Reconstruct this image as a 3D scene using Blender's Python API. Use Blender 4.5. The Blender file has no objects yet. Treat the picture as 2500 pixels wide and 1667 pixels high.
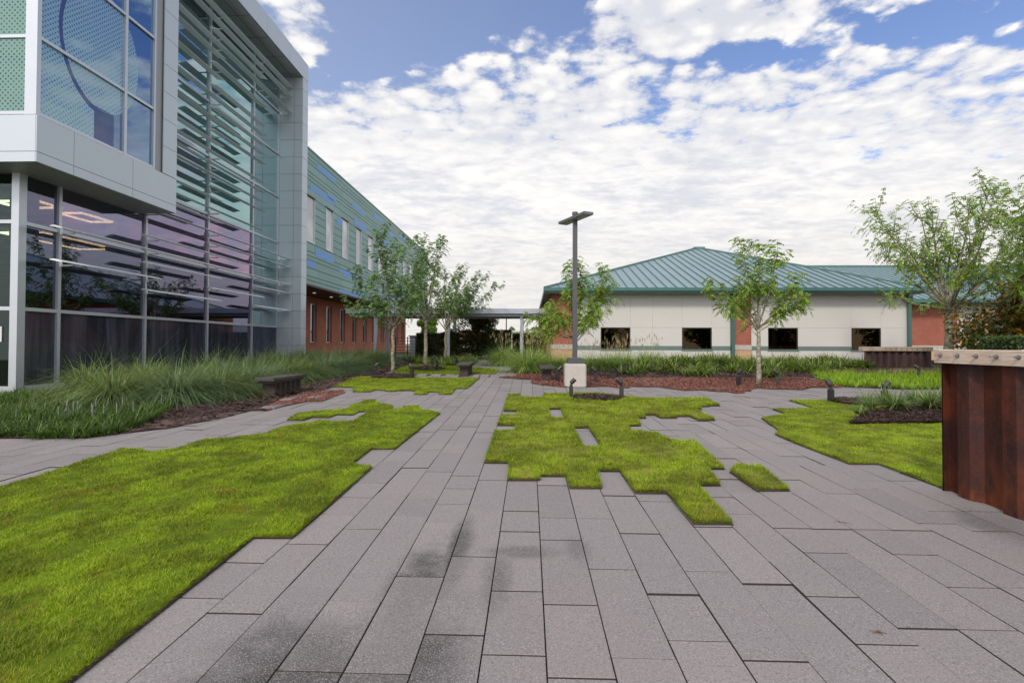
import bpy, bmesh, math, random
import numpy as np
from mathutils import Vector, Matrix, Euler
R_ = math.radians
sc = bpy.context.scene
COL = sc.collection

# ------------------------------------------------------------------ camera, sky, sun, exposure
SL = 0.0218                       # the courtyard rises gently away from the viewer
def gz(y): return SL * min(y, 34.0)
cd = bpy.data.cameras.new('camera'); cam = bpy.data.objects.new('camera', cd); COL.objects.link(cam)
cd.sensor_width = 36; cd.lens = 18.144; cd.clip_end = 6000; cd.clip_start = 0.05; cd.shift_y = -0.0047
m = Matrix.Rotation(R_(1.94), 4, 'Z') @ Matrix.Rotation(R_(90.9), 4, 'X') @ Matrix.Rotation(R_(0.2), 4, 'Z')
cam.matrix_world = Matrix.Translation((0, 0, 1.519)) @ m
sc.camera = cam

SUN_EL, SUN_AZ = 42.0, 205.0      # azimuth clockwise from +Y: behind the viewer, a little to the left
w = bpy.data.worlds.new('World'); sc.world = w; w.use_nodes = True
nt = w.node_tree; nt.nodes.clear()
def N(t, **kw):
    n = nt.nodes.new(t)
    for k, v in kw.items(): setattr(n, k, v)
    return n
def L(a, b): nt.links.new(a, b)
def mth(op, a, b=None, c=None, clamp=False):
    n = N('ShaderNodeMath', operation=op, use_clamp=clamp)
    for i, v in enumerate((a, b, c)):
        if v is None: continue
        if isinstance(v, (int, float)): n.inputs[i].default_value = v
        else: L(v, n.inputs[i])
    return n.outputs[0]
def mixc(f, a, b):
    n = N('ShaderNodeMix', data_type='RGBA')
    for i, v in ((0, f), (6, a), (7, b)):
        if isinstance(v, (int, float)): n.inputs[i].default_value = v
        elif isinstance(v, tuple): n.inputs[i].default_value = (*v, 1)
        else: L(v, n.inputs[i])
    return n.outputs[2]
def smooth(v, lo, hi, a=0.0, b=1.0):
    n = N('ShaderNodeMapRange', interpolation_type='SMOOTHSTEP')
    L(v, n.inputs[0]); n.inputs[1].default_value = lo; n.inputs[2].default_value = hi
    n.inputs[3].default_value = a; n.inputs[4].default_value = b
    return n.outputs[0]
sky = N('ShaderNodeTexSky', sky_type='NISHITA', sun_disc=False)
sky.sun_elevation = R_(SUN_EL); sky.sun_rotation = R_(SUN_AZ); sky.altitude = 50; sky.air_density = 1.0; sky.dust_density = 0.6; sky.ozone_density = 2.0
tc = N('ShaderNodeTexCoord'); sp = N('ShaderNodeSeparateXYZ'); L(tc.outputs['Generated'], sp.inputs[0])
X, Y, Z = sp.outputs
Zc = mth('ADD', mth('MAXIMUM', Z, 0.0), 0.10)
px = mth('DIVIDE', X, Zc); py = mth('DIVIDE', Y, Zc)
cv = N('ShaderNodeCombineXYZ'); L(px, cv.inputs[0]); L(py, cv.inputs[1])
def noise(scale, detail, rough, vec=None, dist=0.0):
    n = N('ShaderNodeTexNoise'); L(vec or cv.outputs[0], n.inputs['Vector'])
    n.inputs['Scale'].default_value = scale; n.inputs['Detail'].default_value = detail
    n.inputs['Roughness'].default_value = rough; n.inputs['Distortion'].default_value = dist
    return n.outputs['Fac']
big = noise(1.7, 3, 0.5); cell = noise(9.0, 7, 0.58, None, 0.15); fine = noise(30, 6, 0.70)
vo = N('ShaderNodeTexVoronoi', feature='SMOOTH_F1'); vo.inputs['Scale'].default_value = 12.0; vo.inputs['Smoothness'].default_value = 0.6
wv = N('ShaderNodeVectorMath', operation='ADD'); L(cv.outputs[0], wv.inputs[0])
wn = N('ShaderNodeTexNoise'); L(cv.outputs[0], wn.inputs['Vector']); wn.inputs['Scale'].default_value = 7; wn.inputs['Detail'].default_value = 4
ws = N('ShaderNodeVectorMath', operation='SCALE'); L(wn.outputs['Color'], ws.inputs[0]); ws.inputs['Scale'].default_value = 0.16
L(ws.outputs[0], wv.inputs[1]); L(wv.outputs[0], vo.inputs['Vector'])
puff = mth('SUBTRACT', 0.75, vo.outputs['Distance'])
def blob(cx, cy, sx, sy):
    a = mth('DIVIDE', mth('SUBTRACT', px, cx), sx); b = mth('DIVIDE', mth('SUBTRACT', py, cy), sy)
    return smooth(mth('ADD', mth('MULTIPLY', a, a), mth('MULTIPLY', b, b)), 0.0, 1.0, 1.0, 0.0)
# open blue: a wedge left of centre, a streak upper right; cloud bank upper left
edge = mth('ADD', mth('SUBTRACT', py, 1.58), mth('MAXIMUM', mth('MULTIPLY', mth('ADD', px, 0.38), 0.57), 0.0))
wedge = mth('MULTIPLY', smooth(edge, -0.16, 0.07, 1.0, 0.0), smooth(py, 0.75, 1.05))
wedge = mth('SUBTRACT', wedge, mth('MULTIPLY', blob(-0.70, 1.28, 0.27, 0.26), 1.7))
wedge = mth('MAXIMUM', wedge, 0.0)
streak = mth('ADD', blob(0.66, 1.47, 0.24, 0.10), mth('MULTIPLY', mth('ADD', blob(1.0, 1.34, 0.30, 0.12), blob(1.28, 1.24, 0.25, 0.10)), 0.9))
gaps = mth('MULTIPLY', blob(0.75, 1.72, 1.0, 0.34), 0.05)
dens = mth('ADD', mth('MULTIPLY', cell, 1.0), mth('MULTIPLY', puff, 0.95))
dens = mth('ADD', dens, mth('MULTIPLY', mth('SUBTRACT', fine, 0.5), 0.75))
dens = mth('ADD', dens, mth('MULTIPLY', mth('SUBTRACT', big, 0.5), 0.45))
dens = mth('ADD', dens, smooth(py, 1.55, 2.6, 0.0, 0.55))
dens = mth('SUBTRACT', dens, mth('MULTIPLY', wedge, 1.0))
dens = mth('ADD', dens, smooth(py, 0.35, 1.0, 0.5, 0.0))
dens = mth('ADD', dens, mth('MULTIPLY', blob(0.40, 1.30, 0.30, 0.22), 0.45))
dens = mth('ADD', dens, mth('MULTIPLY', smooth(mth('ADD', py, mth('MULTIPLY', px, 0.12)), 1.45, 1.75), 0.22))
dens = mth('SUBTRACT', dens, mth('MULTIPLY', streak, 0.46))
dens = mth('SUBTRACT', dens, gaps)
cov = smooth(dens, 0.50, 0.95)
# cloud tone: bright bodies, faint lilac-grey undersides, streaks farther off, cream at the horizon
sv = N('ShaderNodeMapping'); L(cv.outputs[0], sv.inputs[0]); sv.inputs['Scale'].default_value = (0.7, 1.0, 1)
far_ = smooth(py, 1.40, 2.3)
tone = mth('ADD', mth('MULTIPLY', noise(3.0, 5, 0.6, sv.outputs[0], 0.6), 0.85), mth('MULTIPLY', cell, 0.15))
mott = noise(13.0, 5, 0.62, sv.outputs[0], 0.3)
near_tone = smooth(mth('ADD', mth('MULTIPLY', puff, 0.5), mth('MULTIPLY', cell, 0.6)), 0.35, 0.66)
tmix = N('ShaderNodeMix', data_type='FLOAT'); L(far_, tmix.inputs[0]); L(near_tone, tmix.inputs[2]); L(smooth(mth('ADD', mth('MULTIPLY', tone, 0.62), mth('MULTIPLY', mott, 0.38)), 0.36, 0.60), tmix.inputs[3])
body = mixc(tmix.outputs[0], (0.695, 0.71, 0.775), (0.985, 0.965, 0.94))
body = mixc(smooth(Z, 0.02, 0.30, 0.70, 0.0), body, (0.80, 0.765, 0.715))
hs = N('ShaderNodeHueSaturation'); L(sky.outputs[0], hs.inputs['Color']); hs.inputs['Saturation'].default_value = 1.04; hs.inputs['Value'].default_value = 1.75; hs.inputs['Hue'].default_value = 0.512
pale = mixc(mth('MULTIPLY', smooth(px, -0.9, 0.7, 1.0, 0.0), 0.42), hs.outputs[0], (4.6, 5.3, 6.8))
k10 = N('ShaderNodeVectorMath', operation='SCALE'); L(body, k10.inputs[0]); k10.inputs['Scale'].default_value = 10.0
bg = N('ShaderNodeBackground'); bg.inputs['Strength'].default_value = 0.1
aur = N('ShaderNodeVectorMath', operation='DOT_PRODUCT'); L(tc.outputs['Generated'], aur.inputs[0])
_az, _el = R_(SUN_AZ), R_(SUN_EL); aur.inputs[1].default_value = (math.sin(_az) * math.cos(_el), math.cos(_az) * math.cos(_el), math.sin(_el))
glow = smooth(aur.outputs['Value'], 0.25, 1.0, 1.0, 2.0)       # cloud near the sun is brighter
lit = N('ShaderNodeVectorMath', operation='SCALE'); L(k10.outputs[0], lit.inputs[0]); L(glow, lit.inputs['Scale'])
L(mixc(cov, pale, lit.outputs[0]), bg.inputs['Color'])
wo = N('ShaderNodeOutputWorld'); L(bg.outputs[0], wo.inputs['Surface'])

sd = bpy.data.lights.new('sun', 'SUN'); sun = bpy.data.objects.new('sun', sd); COL.objects.link(sun)
sd.energy = 2.2; sd.angle = R_(8); sd.color = (1.0, 0.88, 0.73)
az, el = R_(SUN_AZ), R_(SUN_EL)
sdir = Vector((math.sin(az) * math.cos(el), math.cos(az) * math.cos(el), math.sin(el)))
sun.rotation_euler = (-sdir).to_track_quat('-Z', 'Y').to_euler()
sc.view_settings.view_transform = 'Standard'; sc.view_settings.look = 'None'
sc.view_settings.exposure = 0.08; sc.view_settings.gamma = 1.0

# ------------------------------------------------------------------ materials
MATS = {}
class MT:
    """A tiny node-tree helper for one material."""
    def __init__(s, name, rough=0.7, metal=0.0, spec=0.5):
        s.m = bpy.data.materials.new(name); s.m.use_nodes = True; MATS[name] = s.m
        s.t = s.m.node_tree; s.b = s.t.nodes['Principled BSDF']; s.out = s.t.nodes['Material Output']
        s.b.inputs['Roughness'].default_value = rough; s.b.inputs['Metallic'].default_value = metal
        s.b.inputs['Specular IOR Level'].default_value = spec
    def n(s, ty, **kw):
        q = s.t.nodes.new(ty)
        for k, v in kw.items(): setattr(q, k, v)
        return q
    def l(s, a, b): s.t.links.new(a, b)
    def setin(s, sock, v):
        if isinstance(v, (int, float)): sock.default_value = v
        elif isinstance(v, tuple): sock.default_value = (*v, 1) if len(v) == 3 and sock.type == 'RGBA' else v
        else: s.l(v, sock)
    def coord(s, scale=(1, 1, 1)):
        tc = s.n('ShaderNodeTexCoord'); mp = s.n('ShaderNodeMapping'); s.l(tc.outputs['Object'], mp.inputs[0]); mp.inputs['Scale'].default_value = scale
        return mp.outputs[0]
    def noise(s, scale, detail=4, rough=0.55, vec=None, dist=0):
        q = s.n('ShaderNodeTexNoise'); s.l(vec if vec is not None else s.coord(), q.inputs['Vector'])
        q.inputs['Scale'].default_value = scale; q.inputs['Detail'].default_value = detail; q.inputs['Roughness'].default_value = rough; q.inputs['Distortion'].default_value = dist
        return q.outputs['Fac']
    def island(s):
        return s.n('ShaderNodeNewGeometry').outputs['Random Per Island']
    def mix(s, f, a, b, mode='MIX'):
        q = s.n('ShaderNodeMix', data_type='RGBA', blend_type=mode)
        s.setin(q.inputs[0], f); s.setin(q.inputs[6], a); s.setin(q.inputs[7], b); return q.outputs[2]
    def ramp(s, f, stops):
        q = s.n('ShaderNodeValToRGB'); s.l(f, q.inputs[0]); e = q.color_ramp.elements
        while len(e) < len(stops): e.new(0.5)
        for i, (p, c) in enumerate(stops): e[i].position = p; e[i].color = (*c, 1)
        return q.outputs[0]
    def mr(s, v, lo, hi, a=0.0, b=1.0):
        q = s.n('ShaderNodeMapRange', interpolation_type='SMOOTHSTEP'); s.l(v, q.inputs[0])
        for i, x in enumerate((lo, hi, a, b)): q.inputs[i + 1].default_value = x
        return q.outputs[0]
    def math(s, op, a, b=0.0):
        q = s.n('ShaderNodeMath', operation=op); s.setin(q.inputs[0], a); s.setin(q.inputs[1], b); return q.outputs[0]
    def col(s, v): s.setin(s.b.inputs['Base Color'], v); return s
    def bump(s, h, strength=0.3, dist=0.01):
        q = s.n('ShaderNodeBump'); s.l(h, q.inputs['Height']); q.inputs['Strength'].default_value = strength; q.inputs['Distance'].default_value = dist
        s.l(q.outputs[0], s.b.inputs['Normal']); return s

def simple(name, c, rough=0.6, metal=0.0, var=0.12, scale=3.0, spec=0.5, bump=0.0, bscale=60):
    t = MT(name, rough, metal, spec)
    d = tuple(x * (1 - var) for x in c); b = tuple(min(1, x * (1 + var)) for x in c)
    t.col(t.mix(t.noise(scale, 5), d, b))
    if bump: t.bump(t.noise(bscale, 4), bump, 0.005)
    return t.m
def leafmat(name, c0, c1, c2=None, trans=0.35, rough=0.5, frac=0.85):
    t = MT(name, rough); i = t.island()
    col = t.ramp(i, [(0.0, c0), (frac, c1), (1.0, c2 or c1)])
    col = t.mix(t.mr(t.noise(1.3, 3), 0.35, 0.65), col, t.mix(1.0, col, (0.78, 0.80, 0.8), 'MULTIPLY'))
    t.col(col)
    tr = t.n('ShaderNodeBsdfTranslucent'); t.l(col, tr.inputs[0])
    mx = t.n('ShaderNodeMixShader'); mx.inputs[0].default_value = trans
    t.l(t.b.outputs[0], mx.inputs[1]); t.l(tr.outputs[0], mx.inputs[2]); t.l(mx.outputs[0], t.out.inputs[0])
    return t.m

# paving: exposed-aggregate concrete, each slab a slightly different grey, fine speckle, stains with their own shapes
t = MT('paving', 0.82, 0, 0.35)
i = t.island()
base = t.ramp(i, [(0.0, (0.168, 0.156, 0.163)), (0.25, (0.186, 0.172, 0.179)), (0.75, (0.197, 0.182, 0.187)), (1.0, (0.214, 0.197, 0.199))])
sp1 = t.noise(135, 2, 0.75); sp2 = t.noise(75, 3, 0.7)
base = t.mix(t.mr(sp1, 0.52, 0.68, 0, 0.70), base, (0.37, 0.352, 0.35))
base = t.mix(t.mr(sp2, 0.50, 0.30, 0, 0.65), base, (0.075, 0.07, 0.07))
base = t.mix(t.mr(t.noise(0.55, 5, 0.6), 0.45, 0.7, 0, 0.22), base, (0.24, 0.20, 0.175))
snz = t.noise(3.2, 9, 0.72)
def stain(cx, cy, sx, sy):
    tc = t.n('ShaderNodeTexCoord'); mp = t.n('ShaderNodeMapping', vector_type='TEXTURE'); t.l(tc.outputs['Object'], mp.inputs[0])
    mp.inputs['Location'].default_value = (cx, cy, 0); mp.inputs['Scale'].default_value = (sx, sy, 1000)
    ln = t.n('ShaderNodeVectorMath', operation='LENGTH'); t.l(mp.outputs[0], ln.inputs[0])
    d = t.math('SUBTRACT', ln.outputs['Value'], t.math('MULTIPLY', t.math('SUBTRACT', snz, 0.5), 1.5))
    return t.mr(d, 0.25, 1.1, 1, 0)
st = None
for a in [(-1.0, 2.15, 0.65, 0.75), (-0.62, 2.3, 0.45, 1.0), (-0.66, 3.05, 0.24, 0.85), (-0.5, 3.55, 0.12, 0.75), (-0.05, 3.62, 0.35, 0.14), (0.35, 3.7, 0.12, 0.3), (-0.2, 3.2, 0.12, 0.5), (3.75, 4.1, 0.3, 0.8), (3.9, 3.0, 0.2, 1.2), (-4.9, 5.0, 0.3, 0.9)]:
    v = stain(*a); st = v if st is None else t.math('MAXIMUM', st, v)
slabk = t.math('ADD', 0.28, t.math('MULTIPLY', t.math('FRACT', t.math('MULTIPLY', i, 7.31)), 0.85))
sn = t.math('MULTIPLY', t.math('MULTIPLY', st, slabk), t.mr(t.noise(9, 8, 0.78), 0.15, 0.52, 0.35, 1.0))
base = t.mix(t.math('MULTIPLY', sn, 0.80), base, t.mix(t.mr(sp1, 0.50, 0.66), (0.022, 0.021, 0.022), (0.20, 0.195, 0.19)))
t.col(base); t.bump(t.noise(140, 3, 0.7), 0.35, 0.004)

simple('paving_side', (0.040, 0.035, 0.032), 0.95)
t = MT('soil', 0.95); t.col(t.mix(t.noise(6, 5), (0.035, 0.026, 0.02), (0.075, 0.058, 0.045)))
t = MT('terrain', 0.95); t.col(t.mix(t.noise(0.5, 5), (0.05, 0.07, 0.02), (0.10, 0.10, 0.045)))
t = MT('turf_side', 0.95); t.col(t.mix(t.noise(45, 4), (0.022, 0.016, 0.011), (0.085, 0.06, 0.03)))
def lawnmat(name, k):
    t = MT(name, 0.65, 0, 0.2); n1 = t.mr(t.noise(2.2, 7, 0.68), 0.38, 0.64)
    i = t.island()
    a = t.ramp(i, [(0.0, (0.14, 0.24, 0.008)), (0.45, (0.30, 0.42, 0.016)), (0.88, (0.41, 0.53, 0.035)), (1.0, (0.45, 0.41, 0.10))])
    b = t.ramp(i, [(0.0, (0.07, 0.13, 0.006)), (0.6, (0.19, 0.265, 0.012)), (1.0, (0.28, 0.25, 0.06))])
    c = t.mix(n1, b, a)
    c = t.mix(t.mr(t.noise(2.3, 4, 0.6, t.coord((1, 1.3, 1))), 0.56, 0.74, 0, 0.55), c, (0.27, 0.19, 0.03))
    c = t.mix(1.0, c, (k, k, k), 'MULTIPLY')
    t.col(c)
    tr = t.n('ShaderNodeBsdfTranslucent'); t.l(c, tr.inputs[0]); mx = t.n('ShaderNodeMixShader'); mx.inputs[0].default_value = 0.35
    t.l(t.b.outputs[0], mx.inputs[1]); t.l(tr.outputs[0], mx.inputs[2]); t.l(mx.outputs[0], t.out.inputs[0])
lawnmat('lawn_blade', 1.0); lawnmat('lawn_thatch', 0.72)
for nm, cs in (('dark_mulch', [(0.014, 0.009, 0.009), (0.05, 0.030, 0.027), (0.17, 0.115, 0.10)]), ('red_mulch', [(0.07, 0.030, 0.024), (0.20, 0.082, 0.062), (0.42, 0.23, 0.18)])):
    t = MT(nm, 0.9, 0, 0.2); t.col(t.mix(t.mr(t.noise(38, 4, 0.7), 0.35, 0.65), t.ramp(t.island(), [(0, cs[0]), (0.6, cs[1]), (1, cs[2])]), cs[1]))

simple('aluminium_panel', (0.49, 0.545, 0.60), 0.38, 0.30, 0.04, 0.7)
simple('aluminium_frame', (0.52, 0.55, 0.60), 0.35, 0.5, 0.05)
simple('louver_metal', (0.74, 0.78, 0.80), 0.38, 0.1, 0.05)
simple('dark_gap', (0.02, 0.022, 0.025), 0.8)
simple('soffit_metal', (0.30, 0.315, 0.32), 0.45, 0.3, 0.05)
simple('green_panel', (0.15, 0.295, 0.275), 0.42, 0.25, 0.10, 0.35)
simple('green_panel_pale', (0.18, 0.325, 0.305), 0.42, 0.25, 0.08, 0.35)
simple('blue_panel', (0.09, 0.275, 0.62), 0.4, 0.2, 0.06, 0.6)
simple('brown_soffit', (0.075, 0.04, 0.035), 0.6)
simple('white_wall', (0.56, 0.553, 0.54), 0.8, 0, 0.035, 0.5, 0.3, 0.15, 90)
simple('green_trim', (0.06, 0.15, 0.14), 0.4, 0.2, 0.06)
simple('band_trim', (0.12, 0.185, 0.175), 0.6, 0, 0.06)
simple('dark_frame', (0.022, 0.02, 0.018), 0.4)
simple('bronze_pole', (0.085, 0.085, 0.10), 0.45, 0.3, 0.1)
simple('lamp_housing', (0.16, 0.17, 0.18), 0.4, 0.4, 0.08)
simple('canopy_metal', (0.42, 0.46, 0.54), 0.4, 0.3, 0.05)
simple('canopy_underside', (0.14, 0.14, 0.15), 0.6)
simple('spot_metal', (0.045, 0.042, 0.045), 0.45, 0.4, 0.2, 20)
simple('spot_glass', (0.35, 0.42, 0.5), 0.08, 0.0, 0.05)
simple('bolt_metal', (0.28, 0.29, 0.31), 0.4, 0.7, 0.15, 30)
simple('hedge_core', (0.008, 0.014, 0.006), 0.95)
simple('iron_rail', (0.02, 0.02, 0.022), 0.5, 0.3)
simple('far_wall', (0.62, 0.54, 0.44), 0.8)
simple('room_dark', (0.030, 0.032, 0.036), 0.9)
simple('room_column', (0.20, 0.21, 0.21), 0.8)
simple('far_tree_core', (0.012, 0.022, 0.010), 0.95)
t = MT('blind_window', 0.12, 0, 0.6); t.col(t.mix(t.mr(t.noise(0.9, 3, 0.5, t.coord((1, 1, 0.6))), 0.4, 0.62), (0.45, 0.47, 0.50), (0.70, 0.70, 0.71)))
# concrete
t = MT('concrete', 0.9, 0, 0.3)
c = t.mix(t.noise(7, 6, 0.65), (0.36, 0.34, 0.31), (0.50, 0.475, 0.44))
c = t.mix(t.mr(t.noise(3.5, 6, 0.7, t.coord((2.2, 2.2, 0.7))), 0.55, 0.75, 0, 0.6), c, (0.22, 0.205, 0.18)); t.col(c); t.bump(t.noise(120, 4, 0.7), 0.3, 0.004)
# timber
for nm, a, b, sc3 in (('pale_timber', (0.42, 0.32, 0.25), (0.60, 0.50, 0.42), (14, 1.0, 14)), ('grey_timber', (0.034, 0.031, 0.030), (0.11, 0.10, 0.096), (14, 1.0, 14)), ('pale_timber_across', (0.33, 0.25, 0.19), (0.52, 0.44, 0.36), (1.0, 14, 14))):
    t = MT(nm, 0.85, 0, 0.25)
    g = t.noise(5, 6, 0.65, t.coord(sc3), 0.6)
    c = t.mix(t.mr(g, 0.3, 0.7), a, b); c = t.mix(t.mr(t.noise(1.6, 4), 0.5, 0.75, 0, 0.5), c, tuple(x * 0.72 for x in a)); t.col(c); t.bump(g, 0.4, 0.006)
# rusted sheet piling
t = MT('rusted_steel', 0.62, 0.25, 0.4)
st1 = t.noise(2.4, 7, 0.7, t.coord((3, 3, 0.6)))
c = t.mix(t.mr(st1, 0.35, 0.68), (0.020, 0.008, 0.008), (0.058, 0.016, 0.012))
c = t.mix(t.mr(t.noise(1.6, 7, 0.72), 0.44, 0.68, 0, 0.85), c, (0.125, 0.027, 0.010))
c = t.mix(t.mr(t.noise(60, 4, 0.8), 0.54, 0.68, 0, 0.6), c, (0.115, 0.055, 0.042))
tcz = t.n('ShaderNodeTexCoord'); sz = t.n('ShaderNodeSeparateXYZ'); t.l(tcz.outputs['Object'], sz.inputs[0])
c = t.mix(t.math('MULTIPLY', t.mr(sz.outputs[2], 0.0, 0.62, 0.85, 0.0), t.mr(t.noise(2.2, 7, 0.7, t.coord((2, 2, 0.7))), 0.38, 0.62)), c, (0.19, 0.045, 0.012))
c = t.mix(t.mr(t.noise(4.0, 5, 0.7), 0.55, 0.75, 0, 0.6), c, (0.03, 0.018, 0.02)); t.col(c); t.bump(t.noise(70, 4, 0.7), 0.35, 0.004)
t = MT('rusted_steel_grey', 0.6, 0.3, 0.4)
c = t.mix(t.mr(t.noise(3, 5, 0.6, t.coord((3, 3, 0.4))), 0.35, 0.65), (0.06, 0.034, 0.036), (0.12, 0.075, 0.075)); t.col(c)
simple('dark_rust', (0.050, 0.034, 0.034), 0.65, 0.2, 0.35, 6)
# brick in the two vertical planes
def brick(name, plane, c1, c2, mortar, bw, bh, ms):
    t = MT(name, 0.85, 0, 0.25)
    tc = t.n('ShaderNodeTexCoord'); s = t.n('ShaderNodeSeparateXYZ'); t.l(tc.outputs['Object'], s.inputs[0])
    cb = t.n('ShaderNodeCombineXYZ'); t.l(s.outputs[0 if plane == 'x' else 1], cb.inputs[0]); t.l(s.outputs[2], cb.inputs[1])
    b = t.n('ShaderNodeTexBrick'); t.l(cb.outputs[0], b.inputs['Vector']); b.inputs['Color1'].default_value = (*c1, 1); b.inputs['Color2'].default_value = (*c2, 1); b.inputs['Mortar'].default_value = (*mortar, 1)
    b.inputs['Scale'].default_value = 1; b.inputs['Brick Width'].default_value = bw; b.inputs['Row Height'].default_value = bh; b.inputs['Mortar Size'].default_value = ms; b.inputs['Mortar Smooth'].default_value = 0.2
    c = t.mix(t.mr(t.noise(1.2, 5), 0.4, 0.7, 0, 0.3), b.outputs['Color'], tuple(x * 0.7 for x in c1)); t.col(c); t.bump(b.outputs['Fac'], -0.3, 0.006)
brick('brick_side', 'y', (0.44, 0.135, 0.08), (0.50, 0.17, 0.105), (0.42, 0.22, 0.16), 0.21, 0.075, 0.008)
brick('brick_front', 'x', (0.29, 0.075, 0.052), (0.34, 0.10, 0.065), (0.33, 0.19, 0.15), 0.21, 0.072, 0.009)
brick('tan_stone', 'x', (0.47, 0.30, 0.17), (0.54, 0.37, 0.23), (0.5, 0.40, 0.3), 0.42, 0.21, 0.01)
brick('tan_stone_side', 'y', (0.47, 0.30, 0.17), (0.54, 0.37, 0.23), (0.5, 0.40, 0.3), 0.42, 0.21, 0.01)
# standing-seam roof
t = MT('roof_metal', 0.34, 0.35, 0.5)
c = t.mix(t.noise(0.6, 4), (0.205, 0.285, 0.305), (0.25, 0.335, 0.355)); c = t.mix(t.mr(t.noise(1.5, 5, 0.6, t.coord((3, 0.7, 0.7))), 0.5, 0.75, 0, 0.25), c, (0.31, 0.42, 0.44)); t.col(c)
simple('roof_seam', (0.10, 0.185, 0.175), 0.4, 0.3, 0.08)
# bark
t = MT('pale_bark', 0.9, 0, 0.2); n = t.noise(9, 6, 0.7, t.coord((1, 1, 2.2)))
t.col(t.ramp(n, [(0.32, (0.07, 0.06, 0.045)), (0.48, (0.22, 0.20, 0.15)), (0.62, (0.42, 0.40, 0.32))])); t.bump(n, 0.4, 0.01)
t = MT('dark_bark', 0.9, 0, 0.2); t.col(t.mix(t.noise(12, 5), (0.04, 0.032, 0.025), (0.12, 0.10, 0.08)))
leafmat('locust_leaf', (0.08, 0.17, 0.02), (0.21, 0.34, 0.05), (0.30, 0.27, 0.03), 0.4, 0.5, 0.96)
leafmat('locust_leaf_bright', (0.14, 0.27, 0.022), (0.33, 0.49, 0.055), (0.45, 0.33, 0.03), 0.45, 0.5, 0.95)
leafmat('locust_leaf_deep', (0.07, 0.17, 0.035), (0.19, 0.34, 0.075), (0.16, 0.2, 0.04), 0.35, 0.5, 0.96)
leafmat('magnolia_leaf', (0.028, 0.05, 0.014), (0.10, 0.135, 0.03), (0.34, 0.17, 0.04), 0.2, 0.35, 0.82)
leafmat('magnolia_leaf_brown', (0.08, 0.07, 0.012), (0.30, 0.16, 0.02), (0.70, 0.33, 0.03), 0.25, 0.35, 0.6)
leafmat('hedge_leaf', (0.018, 0.042, 0.010), (0.065, 0.115, 0.025), (0.16, 0.24, 0.04), 0.2, 0.45, 0.85)
leafmat('hedge_leaf_lit', (0.05, 0.11, 0.015), (0.14, 0.24, 0.03), None, 0.3)  # lighter copy of the hedge leaf: light on hedge tops put into the colour
leafmat('muhly_blade', (0.05, 0.095, 0.022), (0.32, 0.45, 0.14), (0.34, 0.28, 0.13), 0.3, 0.6, 0.9)
leafmat('muhly_blade_blue', (0.06, 0.12, 0.045), (0.30, 0.45, 0.21), (0.25, 0.27, 0.17), 0.3, 0.6, 0.9)
leafmat('muhly_dead', (0.09, 0.045, 0.015), (0.30, 0.18, 0.07), None, 0.2, 0.7)
leafmat('miscanthus_blade', (0.09, 0.18, 0.025), (0.44, 0.60, 0.14), (0.34, 0.36, 0.13), 0.35, 0.5, 0.9)
leafmat('plume', (0.36, 0.27, 0.14), (0.52, 0.42, 0.25), None, 0.3, 0.7)
leafmat('liriope_dark', (0.016, 0.048, 0.005), (0.085, 0.160, 0.012), (0.17, 0.27, 0.03), 0.25, 0.4, 0.8)
leafmat('liriope_mid', (0.018, 0.05, 0.008), (0.27, 0.38, 0.055), (0.42, 0.46, 0.14), 0.3, 0.4, 0.88)
leafmat('liriope_grey', (0.045, 0.10, 0.02), (0.21, 0.31, 0.075), (0.46, 0.46, 0.22), 0.3, 0.4, 0.88)
leafmat('carpet_bright', (0.17, 0.32, 0.012), (0.36, 0.54, 0.02), (0.48, 0.60, 0.03), 0.4, 0.45, 0.9)
leafmat('flower_spike', (0.26, 0.24, 0.30), (0.42, 0.39, 0.44), None, 0.3)
leafmat('dry_leaf', (0.16, 0.06, 0.03), (0.24, 0.10, 0.05), None, 0.2)
# glass
def glass(name, tint, refl, f0, f1, streak=0.0, rough=0.015, frost=None):
    """Coated glazing: a coloured mirror coat over a dark see-through body, more mirror at grazing angles."""
    t = MT(name, 0.05)
    g = t.n('ShaderNodeBsdfGlossy'); t.setin(g.inputs['Color'], refl); g.inputs['Roughness'].default_value = rough
    wob = t.n('ShaderNodeBump'); t.l(t.noise(0.7, 2), wob.inputs['Height']); wob.inputs['Strength'].default_value = 0.025; wob.inputs['Distance'].default_value = 0.05; t.l(wob.outputs[0], g.inputs['Normal'])
    if isinstance(refl, list):
        n = t.noise(0.35, 3, 0.5); t.l(t.ramp(n, [(0.30 + 0.4 * k / (len(refl) - 1), c) for k, c in enumerate(refl)]), g.inputs['Color'])
    tr = t.n('ShaderNodeBsdfTransparent'); tr.inputs[0].default_value = (*tint, 1)
    lw = t.n('ShaderNodeLayerWeight'); lw.inputs['Blend'].default_value = 0.45
    fac = t.mr(lw.outputs['Facing'], 0.0, 1.0, f0, f1)
    mx = t.n('ShaderNodeMixShader'); t.l(fac, mx.inputs[0]); t.l(tr.outputs[0], mx.inputs[1]); t.l(g.outputs[0], mx.inputs[2])
    last = mx.outputs[0]
    if frost:
        d = t.n('ShaderNodeBsdfDiffuse'); s1 = t.noise(2.0, 5, 0.6, t.coord((1, 1.5, 0.14)))
        t.l(t.mix(t.mr(s1, 0.35, 0.7), frost[0], frost[1]), d.inputs[0])
        m2 = t.n('ShaderNodeMixShader'); t.l(t.mr(s1, 0.4, 0.75, frost[2], frost[3]), m2.inputs[0]); t.l(last, m2.inputs[1]); t.l(d.outputs[0], m2.inputs[2]); last = m2.outputs[0]
    t.l(last, t.out.inputs[0]); return t
_old = MT.setin
def _setin(s, sock, v):
    if isinstance(v, list): return
    _old(s, sock, v)
MT.setin = _setin
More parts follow.
